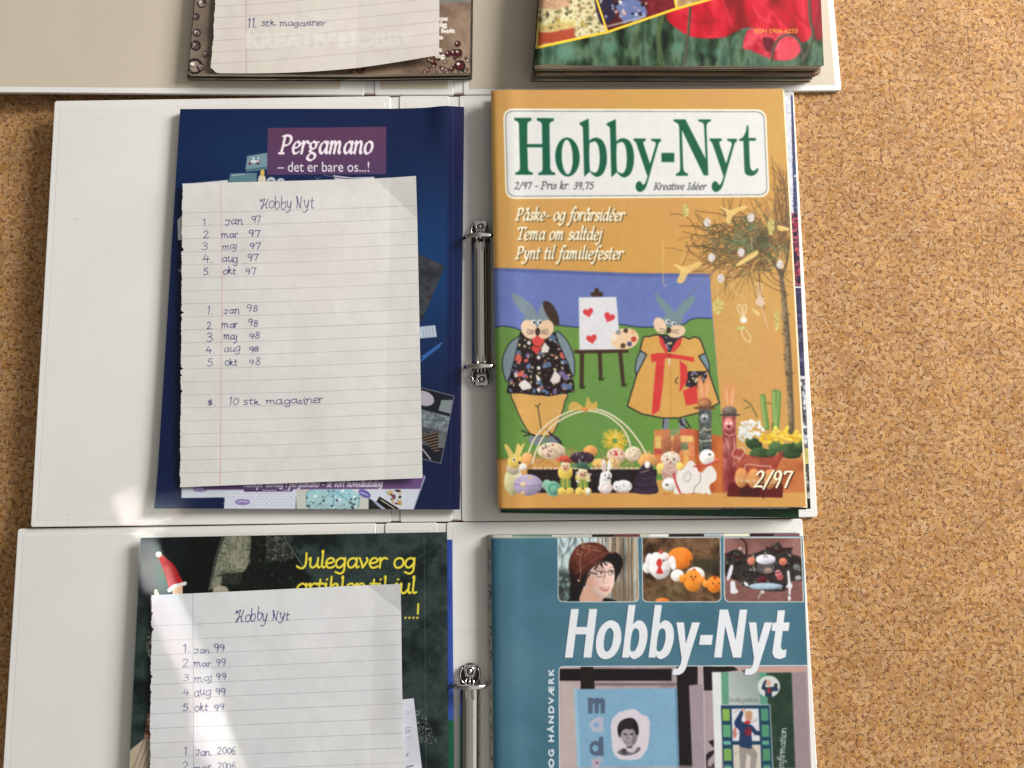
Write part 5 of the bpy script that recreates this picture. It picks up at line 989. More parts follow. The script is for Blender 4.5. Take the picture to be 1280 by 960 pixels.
def white_vinyl(name, col, rough, weave):
    m = mat(name, col, rough, spec=0.35)
    c = nd(m, 'ShaderNodeTexCoord'); v = nd(m, 'ShaderNodeTexNoise'); v.inputs['Scale'].default_value = weave; v.inputs['Detail'].default_value = 3
    lk(m, c.outputs['Object'], v.inputs['Vector'])
    n2 = nd(m, 'ShaderNodeTexNoise'); n2.inputs['Scale'].default_value = 14; n2.inputs['Detail'].default_value = 6
    lk(m, c.outputs['Object'], n2.inputs['Vector'])
    r = nd(m, 'ShaderNodeValToRGB'); e = r.color_ramp.elements
    e[0].position, e[1].position = 0.3, 0.75
    e[0].color = (*[k * 0.93 for k in col], 1); e[1].color = (*col, 1)
    lk(m, n2.outputs['Fac'], r.inputs[0]); lk(m, r.outputs['Color'], m.node_tree.nodes['Principled BSDF'].inputs['Base Color'])
    # scuffs and specks
    mp = nd(m, 'ShaderNodeMapping'); mp.inputs['Scale'].default_value = (9, 120, 1); mp.inputs['Rotation'].default_value = (0, 0, 0.5)
    s1 = nd(m, 'ShaderNodeTexNoise'); s1.inputs['Scale'].default_value = 1.0; s1.inputs['Detail'].default_value = 4; lk(m, c.outputs['Object'], mp.inputs[0]); lk(m, mp.outputs[0], s1.inputs['Vector'])
    s2 = nd(m, 'ShaderNodeTexNoise'); s2.inputs['Scale'].default_value = 260; s2.inputs['Detail'].default_value = 1; lk(m, c.outputs['Object'], s2.inputs['Vector'])
    f1 = nd(m, 'ShaderNodeMapRange'); lk(m, s1.outputs['Fac'], f1.inputs[0]); f1.inputs[1].default_value = 0.66; f1.inputs[2].default_value = 0.76; f1.inputs[4].default_value = 0.10
    f2 = nd(m, 'ShaderNodeMapRange'); lk(m, s2.outputs['Fac'], f2.inputs[0]); f2.inputs[1].default_value = 0.775; f2.inputs[2].default_value = 0.80; f2.inputs[4].default_value = 0.3
    fm = nd(m, 'ShaderNodeMath', operation='MAXIMUM'); lk(m, f1.outputs[0], fm.inputs[0]); lk(m, f2.outputs[0], fm.inputs[1])
    sm = nd(m, 'ShaderNodeMix', data_type='RGBA'); lk(m, fm.outputs[0], sm.inputs[0]); lk(m, r.outputs['Color'], sm.inputs[6]); sm.inputs[7].default_value = (0.25, 0.22, 0.18, 1)
    lk(m, sm.outputs[2], m.node_tree.nodes['Principled BSDF'].inputs['Base Color'])
    bump(m, v.outputs['Fac'], 0.14, 0.0004)
    return m
M_VINYL = white_vinyl('white_binder_board', (0.745, 0.73, 0.695), 0.42, 900)
M_LINER = white_vinyl('white_binder_liner', (0.725, 0.705, 0.655), 0.6, 1300)
M_BEIGE = white_vinyl('beige_binder_liner', (0.56, 0.485, 0.375), 0.55, 500)
M_CHROME = mat('chrome', (0.78, 0.75, 0.71), 0.09, 1.0)
M_DARK = mat('dark_steel', (0.05, 0.045, 0.042), 0.25, 0.9)
def page_mat(name, a, b):
    m = mat(name, a, 0.7, spec=0.2)
    c = nd(m, 'ShaderNodeTexCoord'); mp = nd(m, 'ShaderNodeMapping'); mp.inputs['Scale'].default_value = (14, 14, 2600)
    n = nd(m, 'ShaderNodeTexNoise'); n.inputs['Scale'].default_value = 1.0; n.inputs['Detail'].default_value = 3
    lk(m, c.outputs['Object'], mp.inputs[0]); lk(m, mp.outputs[0], n.inputs['Vector'])
    r = nd(m, 'ShaderNodeValToRGB'); r.color_ramp.elements[0].position, r.color_ramp.elements[1].position = 0.36, 0.62
    r.color_ramp.elements[0].color, r.color_ramp.elements[1].color = (*b, 1), (*a, 1)
    lk(m, n.outputs['Fac'], r.inputs[0]); lk(m, r.outputs['Color'], m.node_tree.nodes['Principled BSDF'].inputs['Base Color'])
    return m
M_PAGES = page_mat('white_page_edges', (0.70, 0.67, 0.6), (0.34, 0.3, 0.25))
M_PAGES_TAN = page_mat('tan_page_edges', (0.80, 0.68, 0.52), (0.2, 0.145, 0.1))
M_BACK = mat('printed_back_cover', (0.22, 0.2, 0.19), 0.4)
M_BACK_NAVY = mat('navy_back_cover', (0.012, 0.016, 0.045), 0.35)
M_BACK_GAP_BLACK = mat('back_cover_gap_shade_black', (0.012, 0.011, 0.011), 0.4)  # black back cover; its colour also paints shade into the far stack's gaps

def cork():
    m = mat('cork', rough=0.75, spec=0.12)
    c = nd(m, 'ShaderNodeTexCoord'); N = m.node_tree.nodes
    w = nd(m, 'ShaderNodeTexNoise'); w.inputs['Scale'].default_value = 260; w.inputs['Detail'].default_value = 3
    lk(m, c.outputs['Object'], w.inputs['Vector'])
    sub = nd(m, 'ShaderNodeVectorMath', operation='SUBTRACT'); lk(m, w.outputs['Color'], sub.inputs[0]); sub.inputs[1].default_value = (.5, .5, .5)
    sc_ = nd(m, 'ShaderNodeVectorMath', operation='SCALE'); lk(m, sub.outputs[0], sc_.inputs[0]); sc_.inputs['Scale'].default_value = 0.0030
    ad = nd(m, 'ShaderNodeVectorMath', operation='ADD'); lk(m, c.outputs['Object'], ad.inputs[0]); lk(m, sc_.outputs[0], ad.inputs[1])
    def vor(scale, feat):
        v = nd(m, 'ShaderNodeTexVoronoi', feature=feat, voronoi_dimensions='2D'); v.inputs['Scale'].default_value = scale; v.inputs['Randomness'].default_value = 1.0
        lk(m, ad.outputs[0], v.inputs['Vector']); return v
    va, vb = vor(225, 'F1'), vor(480, 'F1')
    ea, eb = vor(225, 'DISTANCE_TO_EDGE'), vor(480, 'DISTANCE_TO_EDGE')
    n1 = nd(m, 'ShaderNodeTexNoise'); n1.inputs['Scale'].default_value = 120; n1.inputs['Detail'].default_value = 2; lk(m, c.outputs['Object'], n1.inputs['Vector'])
    st = nd(m, 'ShaderNodeMath', operation='GREATER_THAN'); lk(m, n1.outputs['Fac'], st.inputs[0]); st.inputs[1].default_value = 0.55
    def mixf(a, b):
        x = nd(m, 'ShaderNodeMix', data_type='FLOAT'); lk(m, st.outputs[0], x.inputs[0]); lk(m, a, x.inputs[2]); lk(m, b, x.inputs[3]); return x.outputs[0]
    ra, rb = nd(m, 'ShaderNodeSeparateColor'), nd(m, 'ShaderNodeSeparateColor')
    lk(m, va.outputs['Color'], ra.inputs[0]); lk(m, vb.outputs['Color'], rb.inputs[0])
    val = mixf(rb.outputs[0], ra.outputs[0]); hue = mixf(rb.outputs[1], ra.outputs[1])
    edge = mixf(eb.outputs['Distance'], ea.outputs['Distance'])
    fine = nd(m, 'ShaderNodeTexNoise'); fine.inputs['Scale'].default_value = 900; fine.inputs['Detail'].default_value = 5; fine.inputs['Roughness'].default_value = 0.7
    lk(m, c.outputs['Object'], fine.inputs['Vector'])
    a1 = nd(m, 'ShaderNodeMath', operation='MULTIPLY_ADD'); lk(m, fine.outputs['Fac'], a1.inputs[0]); a1.inputs[1].default_value = 0.84
    s1 = nd(m, 'ShaderNodeMath', operation='MULTIPLY_ADD'); lk(m, val, s1.inputs[0]); s1.inputs[1].default_value = 0.40; s1.inputs[2].default_value = -0.09
    lk(m, s1.outputs[0], a1.inputs[2])
    r = nd(m, 'ShaderNodeValToRGB'); e = r.color_ramp.elements
    e[0].position, e[0].color = 0.12, (0.16, 0.07, 0.026, 1)
    e[1].position, e[1].color = 0.9, (0.66, 0.425, 0.22, 1)
    for p, k in ((0.32, (0.335, 0.165, 0.068, 1)), (0.52, (0.425, 0.234, 0.101, 1)), (0.7, (0.505, 0.30, 0.138, 1))):
        x = e.new(p); x.color = k
    lk(m, a1.outputs[0], r.inputs[0])
    hs = nd(m, 'ShaderNodeHueSaturation'); lk(m, r.outputs['Color'], hs.inputs['Color'])
    nb = nd(m, 'ShaderNodeTexNoise'); nb.inputs['Scale'].default_value = 26; nb.inputs['Detail'].default_value = 5; lk(m, c.outputs['Object'], nb.inputs['Vector'])
    vb_ = nd(m, 'ShaderNodeMapRange'); lk(m, nb.outputs['Fac'], vb_.inputs[0]); vb_.inputs[1].default_value = 0.3; vb_.inputs[2].default_value = 0.7; vb_.inputs[3].default_value = 0.9; vb_.inputs[4].default_value = 1.1; lk(m, vb_.outputs[0], hs.inputs['Value'])
    h1 = nd(m, 'ShaderNodeMapRange'); lk(m, hue, h1.inputs[0]); h1.inputs[3].default_value = 0.92; h1.inputs[4].default_value = 1.12; lk(m, h1.outputs[0], hs.inputs['Saturation'])
    # dark chinks between the granules, only here and there
    n2 = nd(m, 'ShaderNodeTexNoise'); n2.inputs['Scale'].default_value = 330; n2.inputs['Detail'].default_value = 4; lk(m, c.outputs['Object'], n2.inputs['Vector'])
    g1 = nd(m, 'ShaderNodeMapRange'); lk(m, n2.outputs['Fac'], g1.inputs[0]); g1.inputs[1].default_value = 0.48; g1.inputs[2].default_value = 0.76; g1.inputs[3].default_value = 0.0; g1.inputs[4].default_value = 0.42
    d1 = nd(m, 'ShaderNodeMath', operation='SUBTRACT'); lk(m, g1.outputs[0], d1.inputs[0]); lk(m, edge, d1.inputs[1])
    d2 = nd(m, 'ShaderNodeMapRange'); lk(m, d1.outputs[0], d2.inputs[0]); d2.inputs[1].default_value = 0.0; d2.inputs[2].default_value = 0.07; d2.inputs[4].default_value = 0.9
    mx = nd(m, 'ShaderNodeMix', data_type='RGBA'); lk(m, d2.outputs[0], mx.inputs[0]); lk(m, hs.outputs['Color'], mx.inputs[6]); mx.inputs[7].default_value = (0.155, 0.07, 0.028, 1)
    # butt joints of the 30 cm tiles
    sp = nd(m, 'ShaderNodeSeparateXYZ'); lk(m, c.outputs['Object'], sp.inputs[0])
    jx, jy = W(1251, 640)[0], W(1150, 813)[1]
    outs = []
    for ax, o_ in (('X', jx), ('Y', jy)):
        s_ = nd(m, 'ShaderNodeMath', operation='SUBTRACT'); lk(m, sp.outputs[ax], s_.inputs[0]); s_.inputs[1].default_value = o_ - 0.15
        md = nd(m, 'ShaderNodeMath', operation='FLOORED_MODULO'); lk(m, s_.outputs[0], md.inputs[0]); md.inputs[1].default_value = 0.298
        s2 = nd(m, 'ShaderNodeMath', operation='SUBTRACT'); lk(m, md.outputs[0], s2.inputs[0]); s2.inputs[1].default_value = 0.15
        ab = nd(m, 'ShaderNodeMath', operation='ABSOLUTE'); lk(m, s2.outputs[0], ab.inputs[0]); outs.append(ab.outputs[0])
    mn = nd(m, 'ShaderNodeMath', operation='MINIMUM'); lk(m, outs[0], mn.inputs[0]); lk(m, outs[1], mn.inputs[1])
    jm = nd(m, 'ShaderNodeMapRange'); lk(m, mn.outputs[0], jm.inputs[0]); jm.inputs[1].default_value = 0.0001; jm.inputs[2].default_value = 0.0005; jm.inputs[3].default_value = 0.75; jm.inputs[4].default_value = 0.0
    n3 = nd(m, 'ShaderNodeTexNoise'); n3.inputs['Scale'].default_value = 40; lk(m, c.outputs['Object'], n3.inputs['Vector'])
    j3 = nd(m, 'ShaderNodeMapRange'); lk(m, n3.outputs['Fac'], j3.inputs[0]); j3.inputs[1].default_value = 0.4; j3.inputs[2].default_value = 0.6
    jj = nd(m, 'ShaderNodeMath', operation='MULTIPLY'); lk(m, jm.outputs[0], jj.inputs[0]); lk(m, j3.outputs[0], jj.inputs[1])
    m2 = nd(m, 'ShaderNodeMix', data_type='RGBA'); lk(m, jj.outputs[0], m2.inputs[0]); lk(m, mx.outputs[2], m2.inputs[6]); m2.inputs[7].default_value = (0.12, 0.055, 0.022, 1)
    lk(m, m2.outputs[2], N['Principled BSDF'].inputs['Base Color'])
    hgt = nd(m, 'ShaderNodeMath', operation='SUBTRACT'); lk(m, fine.outputs['Fac'], hgt.inputs[0]); lk(m, d2.outputs[0], hgt.inputs[1])
    bump(m, hgt.outputs[0], 0.6, 0.0006)
    return m

# ------------------------------------------------------------------ building blocks
ORG = {}
def thing(name, label, cat, loc, group=None):
    o = bpy.data.objects.new(name, None); COL.objects.link(o)
    o.empty_display_size = 0.02
    o.location = loc; o['label'] = label; o['category'] = cat
    if group: o['group'] = group
    ORG[o] = np.array(loc, float)
    return o
def tag(o, label, cat, group=None):
    o['label'] = label; o['category'] = cat
    if group: o['group'] = group
    return o
def link(name, me, m, parent):
    o = bpy.data.objects.new(name, me); COL.objects.link(o)
    if m: me.materials.append(m)
    if parent is not None: o.parent = parent; ORG[o] = ORG[parent]
    else: ORG[o] = np.zeros(3)
    return o
def obj(name, verts, faces, m, parent=None, smooth=False):
    org = ORG[parent] if parent is not None else np.zeros(3)
    me = bpy.data.meshes.new(name)
    me.from_pydata([tuple(np.asarray(v) - org) for v in verts], [], faces)
    if smooth:
        me.polygons.foreach_set('use_smooth', np.ones(len(me.polygons), bool))
    me.update()
    return link(name, me, m, parent)
def bil(q, u, v):
    q = np.asarray(q)
    u, v = u[..., None], v[..., None]
    return (q[0] * (1 - u) + q[1] * u) * (1 - v) + (q[3] * (1 - u) + q[2] * u) * v

def sheet(name, q, zf, nu, nv, m, parent=None, canvas=None, warp=None, thick=0.00025, edge=(0.6, 0.58, 0.54), deep=None, vs=None, tone=1.0):
    """a printed sheet: fine grid that carries its print as vertex colour, with cut edges; deep=('L'|'R', z) folds that edge down to z"""
    us = np.linspace(0, 1, nu); vs = np.linspace(0, 1, nv) if vs is None else vs; nv = len(vs)
    U, V = np.meshgrid(us, vs)
    XY = bil(q, U, V)
    if warp is not None: XY = XY + np.stack(warp(U, V), -1)
    Zz = zf(U, V)
    top = np.concatenate([XY, Zz[..., None]], -1).reshape(-1, 3)
    idx = np.arange(nu * nv).reshape(nv, nu)
    F = np.stack([idx[:-1, :-1], idx[1:, :-1], idx[1:, 1:], idx[:-1, 1:]], -1).reshape(-1, 4)
    loop = np.concatenate([idx[0, :-1], idx[:-1, -1], idx[-1, :0:-1], idx[:0:-1, 0]])
    n = len(loop); t0 = nu * nv
    a = top[loop].copy(); b = top[loop].copy(); b[:, 2] -= thick
    if deep:
        col = 0 if deep[0] == 'L' else nu - 1
        on = (loop % nu) == col
        b[on, 2] = deep[1]
    k = np.arange(n); k2 = (k + 1) % n
    S = np.stack([t0 + k, t0 + k2, t0 + n + k2, t0 + n + k], -1)
    verts = np.concatenate([top, a, b])
    faces = np.concatenate([F, S])
    org = ORG[parent] if parent is not None else np.zeros(3)
    me = bpy.data.meshes.new(name)
    me.vertices.add(len(verts)); me.vertices.foreach_set('co', (verts - org).astype(np.float32).ravel())
    me.loops.add(faces.size); me.loops.foreach_set('vertex_index', faces.astype(np.int32).ravel())
    me.polygons.add(len(faces)); me.polygons.foreach_set('loop_start', np.arange(0, faces.size, 4, dtype=np.int32))
    sm = np.ones(len(faces), bool); sm[len(F):] = False
    me.polygons.foreach_set('use_smooth', sm)
    if canvas is not None:
        px, py = P(top[:, 0], top[:, 1], top[:, 2])
        c = lin(canvas.sample(px, py)) * tone - 0.009
        e = np.tile(np.array(edge), (2 * n, 1))
        if deep:
            e[:n][on] = c[loop][on] * 0.8; e[n:][on] = c[loop][on] * 0.8
        rgba = np.ones((len(verts), 4), np.float32); rgba[:len(top), :3] = np.clip(c, 0.003, 0.86); rgba[len(top):, :3] = e
        at = me.color_attributes.new('print', 'FLOAT_COLOR', 'POINT'); at.data.foreach_set('color', rgba.ravel())
    me.update(); me.validate()
    return link(name, me, m, parent)

def inset_quad(q, d):
    q = np.asarray(q, float); c = q.mean(0); out = []
    for i in range(4):
        a, b, e = q[i - 1], q[i], q[(i + 1) % 4]
        u, v = (a - b) / np.linalg.norm(a - b), (e - b) / np.linalg.norm(e - b)
        out.append(b + (u + v) * d)
    return np.array(out)
def block(name, q, zf, z0, m, parent, levels=10, inset=0.0006, jit=0.00045, seed=1):
    """the leaves between two covers: a stack of outlines, each a little out of true"""
    R = np.random.RandomState(seed); n = 30
    t = np.linspace(0, 1, n, endpoint=False); o = np.zeros(n); i1 = np.ones(n)
    U = np.concatenate([t, i1, 1 - t, o]); V = np.concatenate([o, t, i1, 1 - t])
    zt = zf(U, V) - 0.0003; z0 = z0(U, V)
    verts, faces = [], []
    N = 4 * n
    for k in range(levels):
        xy = bil(inset_quad(q, inset + R.uniform(-jit, jit)), U, V)
        z = z0 + 0.0002 + (zt - z0 - 0.0002) * k / (levels - 1)
        verts += [(x, y, zz) for (x, y), zz in zip(xy, z)]
    for k in range(levels - 1):
        for i in range(N):
            j = (i + 1) % N
            faces.append((k * N + i, k * N + j, (k + 1) * N + j, (k + 1) * N + i)[::-1])
    return obj(name, verts, faces, m, parent)

def tilt_of(xl, xh, y, L):
    a, b = W(xl, y, L)[0], W(xh, y)[0]
    return lambda X: L * np.clip((b - X) / (b - a), 0, 1)
LF_MID, LF_NEAR, LF_FAR = tilt_of(53, 488, 390, .0105), tilt_of(10, 470, 800, .0085), tilt_of(-80, 455, -100, .014)

def waves(seed, A):
    R = random.Random(seed); T = [(R.uniform(.4, 1.5), R.uniform(.4, 1.6), R.uniform(0, 6.28), R.uniform(.4, 1)) for _ in range(5)]
    s = sum(t[3] for t in T)
    return lambda U, V: A * sum(w * (0.5 + 0.5 * np.sin(6.28 * (a * U + b * V) + p)) for a, b, p, w in T) / s

def magazine(label, q, z0, z1, canvas, dens, spine='L', group=None, seed=1, A=0.0004, vs=None, pages=None, back=None, lift=None, cat='magazine', drop=0.45, edge=(0.6, 0.58, 0.54), levels=10, extra=None, tone=1.0, name='magazine', lf=None):
    q = np.asarray(q, float)
    c = q.mean(0)
    root = thing(name, label, cat, (c[0], c[1], z0), group)
    wv = waves(seed, A); wid = np.linalg.norm(q[1] - q[0])
    base = (lambda U, V: lf(bil(q, U, V)[..., 0])) if lf else (lambda U, V: 0 * U)
    def zf(U, V):
        s = (U if spine == 'L' else 1 - U) * wid
        z = z1 - A + wv(U, V) - (z1 - z0) * (drop if spine == 'L' else drop * .2) * np.exp(-(s / 0.0022) ** 1.3) + (0.0006 if spine == 'L' else 0.0001) * np.exp(-((s - 0.014) / 0.008) ** 2)
        if lift is not None: z = z + lift(U, V)
        return z + base(U, V)
    ppm = FPX / 0.545                                         # photo px per metre, roughly
    nu = max(8, int(wid * ppm * dens)); nv = max(8, int(np.linalg.norm(q[3] - q[0]) * ppm * dens))
    if vs is not None: nv = len(vs)
    sheet('front_cover', q, zf, nu, nv, M_COVER, root, canvas, deep=(spine, z0 + 0.0004), vs=vs, edge=edge, tone=tone, warp=extra)
    block('pages', q, zf, lambda U, V: z0 + 0.0003 + base(U, V), pages or M_PAGES, root, levels=levels, seed=seed)
    sheet('back_cover', q, lambda U, V: z0 + 0.00025 + base(U, V), 12, 6, back or M_BACK, root)
    return root, zf

def loopslab(name, pts, zfun, t, r, m, parent):
    """board with rounded upper edge; pts an outline (world xy), zfun(x, y) its underside"""
    p = np.array(pts); c = p.mean(0); n = len(p)
    nx = np.roll(p, -1, 0) - np.roll(p, 1, 0); nx /= np.linalg.norm(nx, axis=1)[:, None] + 1e-12
    nor = np.stack([-nx[:, 1], nx[:, 0]], 1)
    if ((c - p) * nor).sum() < 0: nor = -nor
    verts, faces = [], []
    e = min(0.0006, t * 0.3)
    prof = [(e, 0), (0, e), (0, t - r), (r * .12, t - r * .5), (r * .4, t - r * .15), (r, t)]
    for d, h in prof:
        xy = p + nor * d
        verts += [(x, y, zfun(x, y) + h) for x, y in xy]
    for k in range(len(prof) - 1):
        for i in range(n):
            j = (i + 1) % n
            faces.append((k * n + i, k * n + j, (k + 1) * n + j, (k + 1) * n + i))
    faces.append(tuple((len(prof) - 1) * n + i for i in range(n)))
    faces.append(tuple(range(n - 1, -1, -1)))
    o = obj(name, verts, faces, m, parent)
    b = o.data
    import bmesh
    bm = bmesh.new(); bm.from_mesh(b); bmesh.ops.recalc_face_normals(bm, faces=bm.faces); bm.to_mesh(b); bm.free()
    return o
def outline(q, r=0.002, n=14):
    rr = rrect(q, r, 5); out = []
    for i in range(len(rr)):
        a, b = rr[i], rr[(i + 1) % len(rr)]
        k = max(1, int(np.linalg.norm(b - a) / 0.02))
        for j in range(k): out.append(a + (b - a) * j / k)
    return np.array(out)

def tube(path, r, n=10, cap=True):
    p = [np.array(a, float) for a in path]; V, F = [], []
    rs = r if hasattr(r, '__len__') else [r] * len(p)
    up = np.array((0.13, 0.31, 0.94))
    for i, a in enumerate(p):
        t = p[min(i + 1, len(p) - 1)] - p[max(i - 1, 0)]; t /= np.linalg.norm(t)
        s = np.cross(t, up); s /= np.linalg.norm(s); w = np.cross(s, t)
        V += [tuple(a + rs[i] * (s * math.cos(6.2832 * k / n) + w * math.sin(6.2832 * k / n))) for k in range(n)]
    for i in range(len(p) - 1):
        for k in range(n): F.append((i * n + k, i * n + (k + 1) % n, (i + 1) * n + (k + 1) % n, (i + 1) * n + k))
    if cap: F.append(tuple(range(n - 1, -1, -1))); F.append(tuple((len(p) - 1) * n + k for k in range(n)))
    return V, F
def lathe(c, prof, n=28):
    V, F = [], []
    for r, z in prof: V += [(c[0] + r * math.cos(6.2832 * k / n), c[1] + r * math.sin(6.2832 * k / n), c[2] + z) for k in range(n)]
    for i in range(len(prof) - 1):
        for k in range(n): F.append((i * n + k, i * n + (k + 1) % n, (i + 1) * n + (k + 1) % n, (i + 1) * n + k))
    F.append(tuple((len(prof) - 1) * n + k for k in range(n)))
    return V, F
def merge(parts):
    V, F = [], []
    for v, f in parts:
        o = len(V); V += list(v); F += [tuple(i + o for i in g) for g in f]
    return V, F

def ring_mechanism(parent, a, b, zt):
    """two-ring mechanism lying between photo pixels a (upper end) and b (lower end) on the board whose top is zt"""
    A, B = np.array(W(a[0], a[1], zt + .002)), np.array(W(b[0], b[1], zt + .002))
    A[2] = B[2] = zt
    ay = (B - A); L = np.linalg.norm(ay); ay /= L; ax = np.array((-ay[1], ay[0], 0.0)); az = np.array((0, 0, 1.0))
    if ax[0] < 0: ax = -ax
    pt = lambda x, y, z: tuple(A + ax * x + ay * y + az * z)
    hw = 0.0073
    # arched steel channel with a raised middle
    prof = [(-hw, .0), (-hw, .0012), (-hw * .92, .0026), (-hw * .64, .0046), (-hw * .3, .0059), (-hw * .24, .0050), (-hw * .16, .0050), (-hw * .1, .0062), (hw * .12, .0062), (hw * .18, .0050), (hw * .26, .0050), (hw * .32, .0059), (hw * .64, .0046), (hw * .92, .0026), (hw, .0012), (hw, 0)]
    y0, y1 = .017, L - .017
    V = [pt(x, y, z) for y in (y0, y0 + .002, y1 - .002, y1) for x, z in prof]; n = len(prof); F = []
    for i in range(3):
        for k in range(n - 1): F.append((i * n + k, i * n + k + 1, (i + 1) * n + k + 1, (i + 1) * n + k))
    F.append(tuple(range(n))); F.append(tuple(3 * n + k for k in range(n)))
    mech = obj('ring_mechanism', V, F, M_CHROME, parent)
    import bmesh
    bm = bmesh.new(); bm.from_mesh(mech.data); bmesh.ops.recalc_face_normals(bm, faces=bm.faces); bm.to_mesh(mech.data); bm.free()
    # the dark rounded ends with a bright rim, an eyelet and a riveted tab
    for s, yb in ((1, 0.0), (-1, L)):
        f = lambda x, y, z: pt(x, yb + s * y, z)
        arc = [(hw * 1.02 * math.sin(t), .0072 - .0072 * math.cos(t)) for t in np.linspace(-math.pi * .62, math.pi * .62, 26)]
        ou = arc + [(hw * .9, .0185), (-hw * .9, .0185)]
        V = [f(x, y, 0.0006) for x, y in ou] + [f(x, y, .0026) for x, y in ou] + [f(x * .8, .0015 + y * .86, .0030) for x, y in ou]; k = len(ou); F = []
        for l in (0, 1):
            for i in range(k): F.append((l * k + i, l * k + (i + 1) % k, (l + 1) * k + (i + 1) % k, (l + 1) * k + i))
        F.append(tuple(2 * k + i for i in range(k)))
        obj('end_plate', V, F, M_DARK, mech)
        v, F = tube([f(x * .97, y + .0002, .0030) for x, y in [(hw * .95 * math.sin(t), .0072 - .0070 * math.cos(t)) for t in np.linspace(math.pi * .28, math.pi * .86, 12)]], .00042, 6)
        v2, F2 = tube([f(-x * .97, y + .0002, .0030) for x, y in [(hw * .95 * math.sin(t), .0072 - .0070 * math.cos(t)) for t in np.linspace(math.pi * .28, math.pi * .86, 12)]], .00042, 6)
        obj('end_rim', *merge([(v, F), (v2, F2)]), M_CHROME, mech, True)
        tb = [(-.0040, .0006), (.0040, .0006), (.0044, .0030), (.0030, .0086), (-.0030, .0086), (-.0044, .0030)]
        V = [f(x, y, .0029) for x, y in tb] + [f(x, y, .0036) for x, y in tb]
        F = [tuple(range(6, 12))] + [(i, (i + 1) % 6, 6 + (i + 1) % 6, 6 + i) for i in range(6)]
        obj('tab', V, F, M_CHROME, mech)
        obj('rivet', *lathe(f(0, .0050, .0034), [(.0036, 0), (.0036, .0006), (.0031, .0011), (.0026, .0010), (.0022, .0004), (.0016, .0004), (.0013, .0013), (.0005, .0015)]), M_CHROME if s > 0 else M_CHROME, mech, True)
        v, F = merge([lathe(f(0, .0050, .0036), [(.0024, 0), (.0024, .00052), (.0017, .00052)])])
        obj('eyelet', v, F, M_DARK, mech)
        pr = []
        for x in (-.0026, .0026):
            pr.append(tube([f(x * .6, .0086, .0040), f(x, .0105, .0068), f(x, .0150, .0070), f(x, .0230, .0064)], .00055, 6))
        pr.append(tube([f(0, .0088, .0040), f(0, .0150, .0066)], .0009, 6))
        obj('lever', *merge(pr), M_CHROME, mech, True)
        yr = .0136
        th = np.linspace(0, math.pi, 26)
        V, F = tube([f(-.0114 * math.cos(t), yr, .0015 + .0100 * math.sin(t) ** .7) for t in th], [.0017 + .0004 * math.exp(-((t - 1.57) / .2) ** 2) for t in th], 12)
        obj('ring', V, F, M_CHROME, mech, True)
    return mech

def torn(seed, side_amp=0.0006, nk=60):
    """ragged left edge where the sheet was torn from a pad; the other edges stay cut"""
    R = np.random.RandomState(seed); r1 = R.uniform(-1, 1, nk); r2 = R.uniform(-1, 1, nk * 5); nick = [(R.uniform(.05, .95), R.uniform(.002, .006), R.uniform(.0004, .002)) for _ in range(6)]
    def f(U, V):
        e = np.interp(V, np.linspace(0, 1, nk), r1) * side_amp * .6 + np.interp(V, np.linspace(0, 1, nk * 5), r2) * side_amp * .5
        for c, w, h in nick: e = e + h * np.exp(-((V - c) / w) ** 2)
        return np.clip(1 - U / 0.03, 0, 1) * e, 0 * U
    return f
# ------------------------------------------------------------------ the floor
s = 1.6
floor = obj('cork_floor', [(-s, -s, 0), (s, -s, 0), (s, s, 0), (-s, s, 0)], [(0, 1, 2, 3)], cork())
floor['kind'] = 'structure'

# ------------------------------------------------------------------ the three ring binders
def q_of(px, z, lf=None):
    q = WQ(px, z)
    if lf:
        for _ in range(3): q = np.array([W(a, b, z + float(lf(x)))[:2] for (a, b), (x, y) in zip(px, q)])
    return q
def binder(label, left, hinge1, hinge2, right, lf, liner, ring=None, zr=0.0038, group='open ring binders lying on the cork floor'):
    """left/right: photo outlines of the two boards (TL, TR, BR, BL); hinge1/hinge2: x ranges (top, bottom) of the two flexible hinges"""
    c = W(520, (left[0][1] + left[3][1]) / 2, 0)
    root = thing('ring_binder', label, 'binder', (c[0], c[1], 0), group)
    T = 0.0030
    zl = lambda x, y: 0.0004 + float(lf(x))
    z0 = lambda x, y: 0.0004
    def board(nm, q, zf, rad_=0.002, lin_=True, li=0.0044):
        zc = np.mean([zf(*W(*p)[:2]) for p in q]) + T
        wq = q_of(q, T + 0.0004, lf if nm == 'front_cover' else None)
        o = loopslab(nm, outline(wq, rad_), zf, T, 0.0006, M_VINYL, root)
        if lin_:
            loopslab('liner', outline(inset_quad(wq, li), 0.0006), lambda x, y: zf(x, y) + T - 0.0001, 0.00017, 0.00012, liner, o)
        return o
    board('front_cover', left, zl)
    sp = [(hinge1[1], left[1][1]), (hinge2[0], right[0][1]), (hinge2[2], right[3][1]), (hinge1[3], left[2][1])]
    board('spine', sp, z0)
    for h, ya, yb in ((hinge1, left[1][1], left[2][1]), (hinge2, right[0][1], right[3][1])):
        q = [(h[0] - 1, ya + 1.0), (h[1] + 1, ya + 1.0), (h[3] + 1, yb - 1.5), (h[2] - 1, yb - 1.5)]
        wq = WQ(q, 0.0030)
        loopslab('hinge', outline(wq, 0.0005), z0, 0.0025, 0.0008, M_VINYL, root)
    board('back_cover', right, z0)
    if ring: ring_mechanism(root, ring[0], ring[1], zr)
    return root
binder('open white ring binder with a beige inside, farthest away under the poppy magazine',
       [(-62, -440), (455, -432), (455, 118.6), (-98, 114.5)], (455, 468, 455, 468), (567, 579, 567, 579), [(579, -432), (1003, -440), (1052, 113), (579, 118.4)], LF_FAR, M_BEIGE, ((592, -262), (592, -54)))
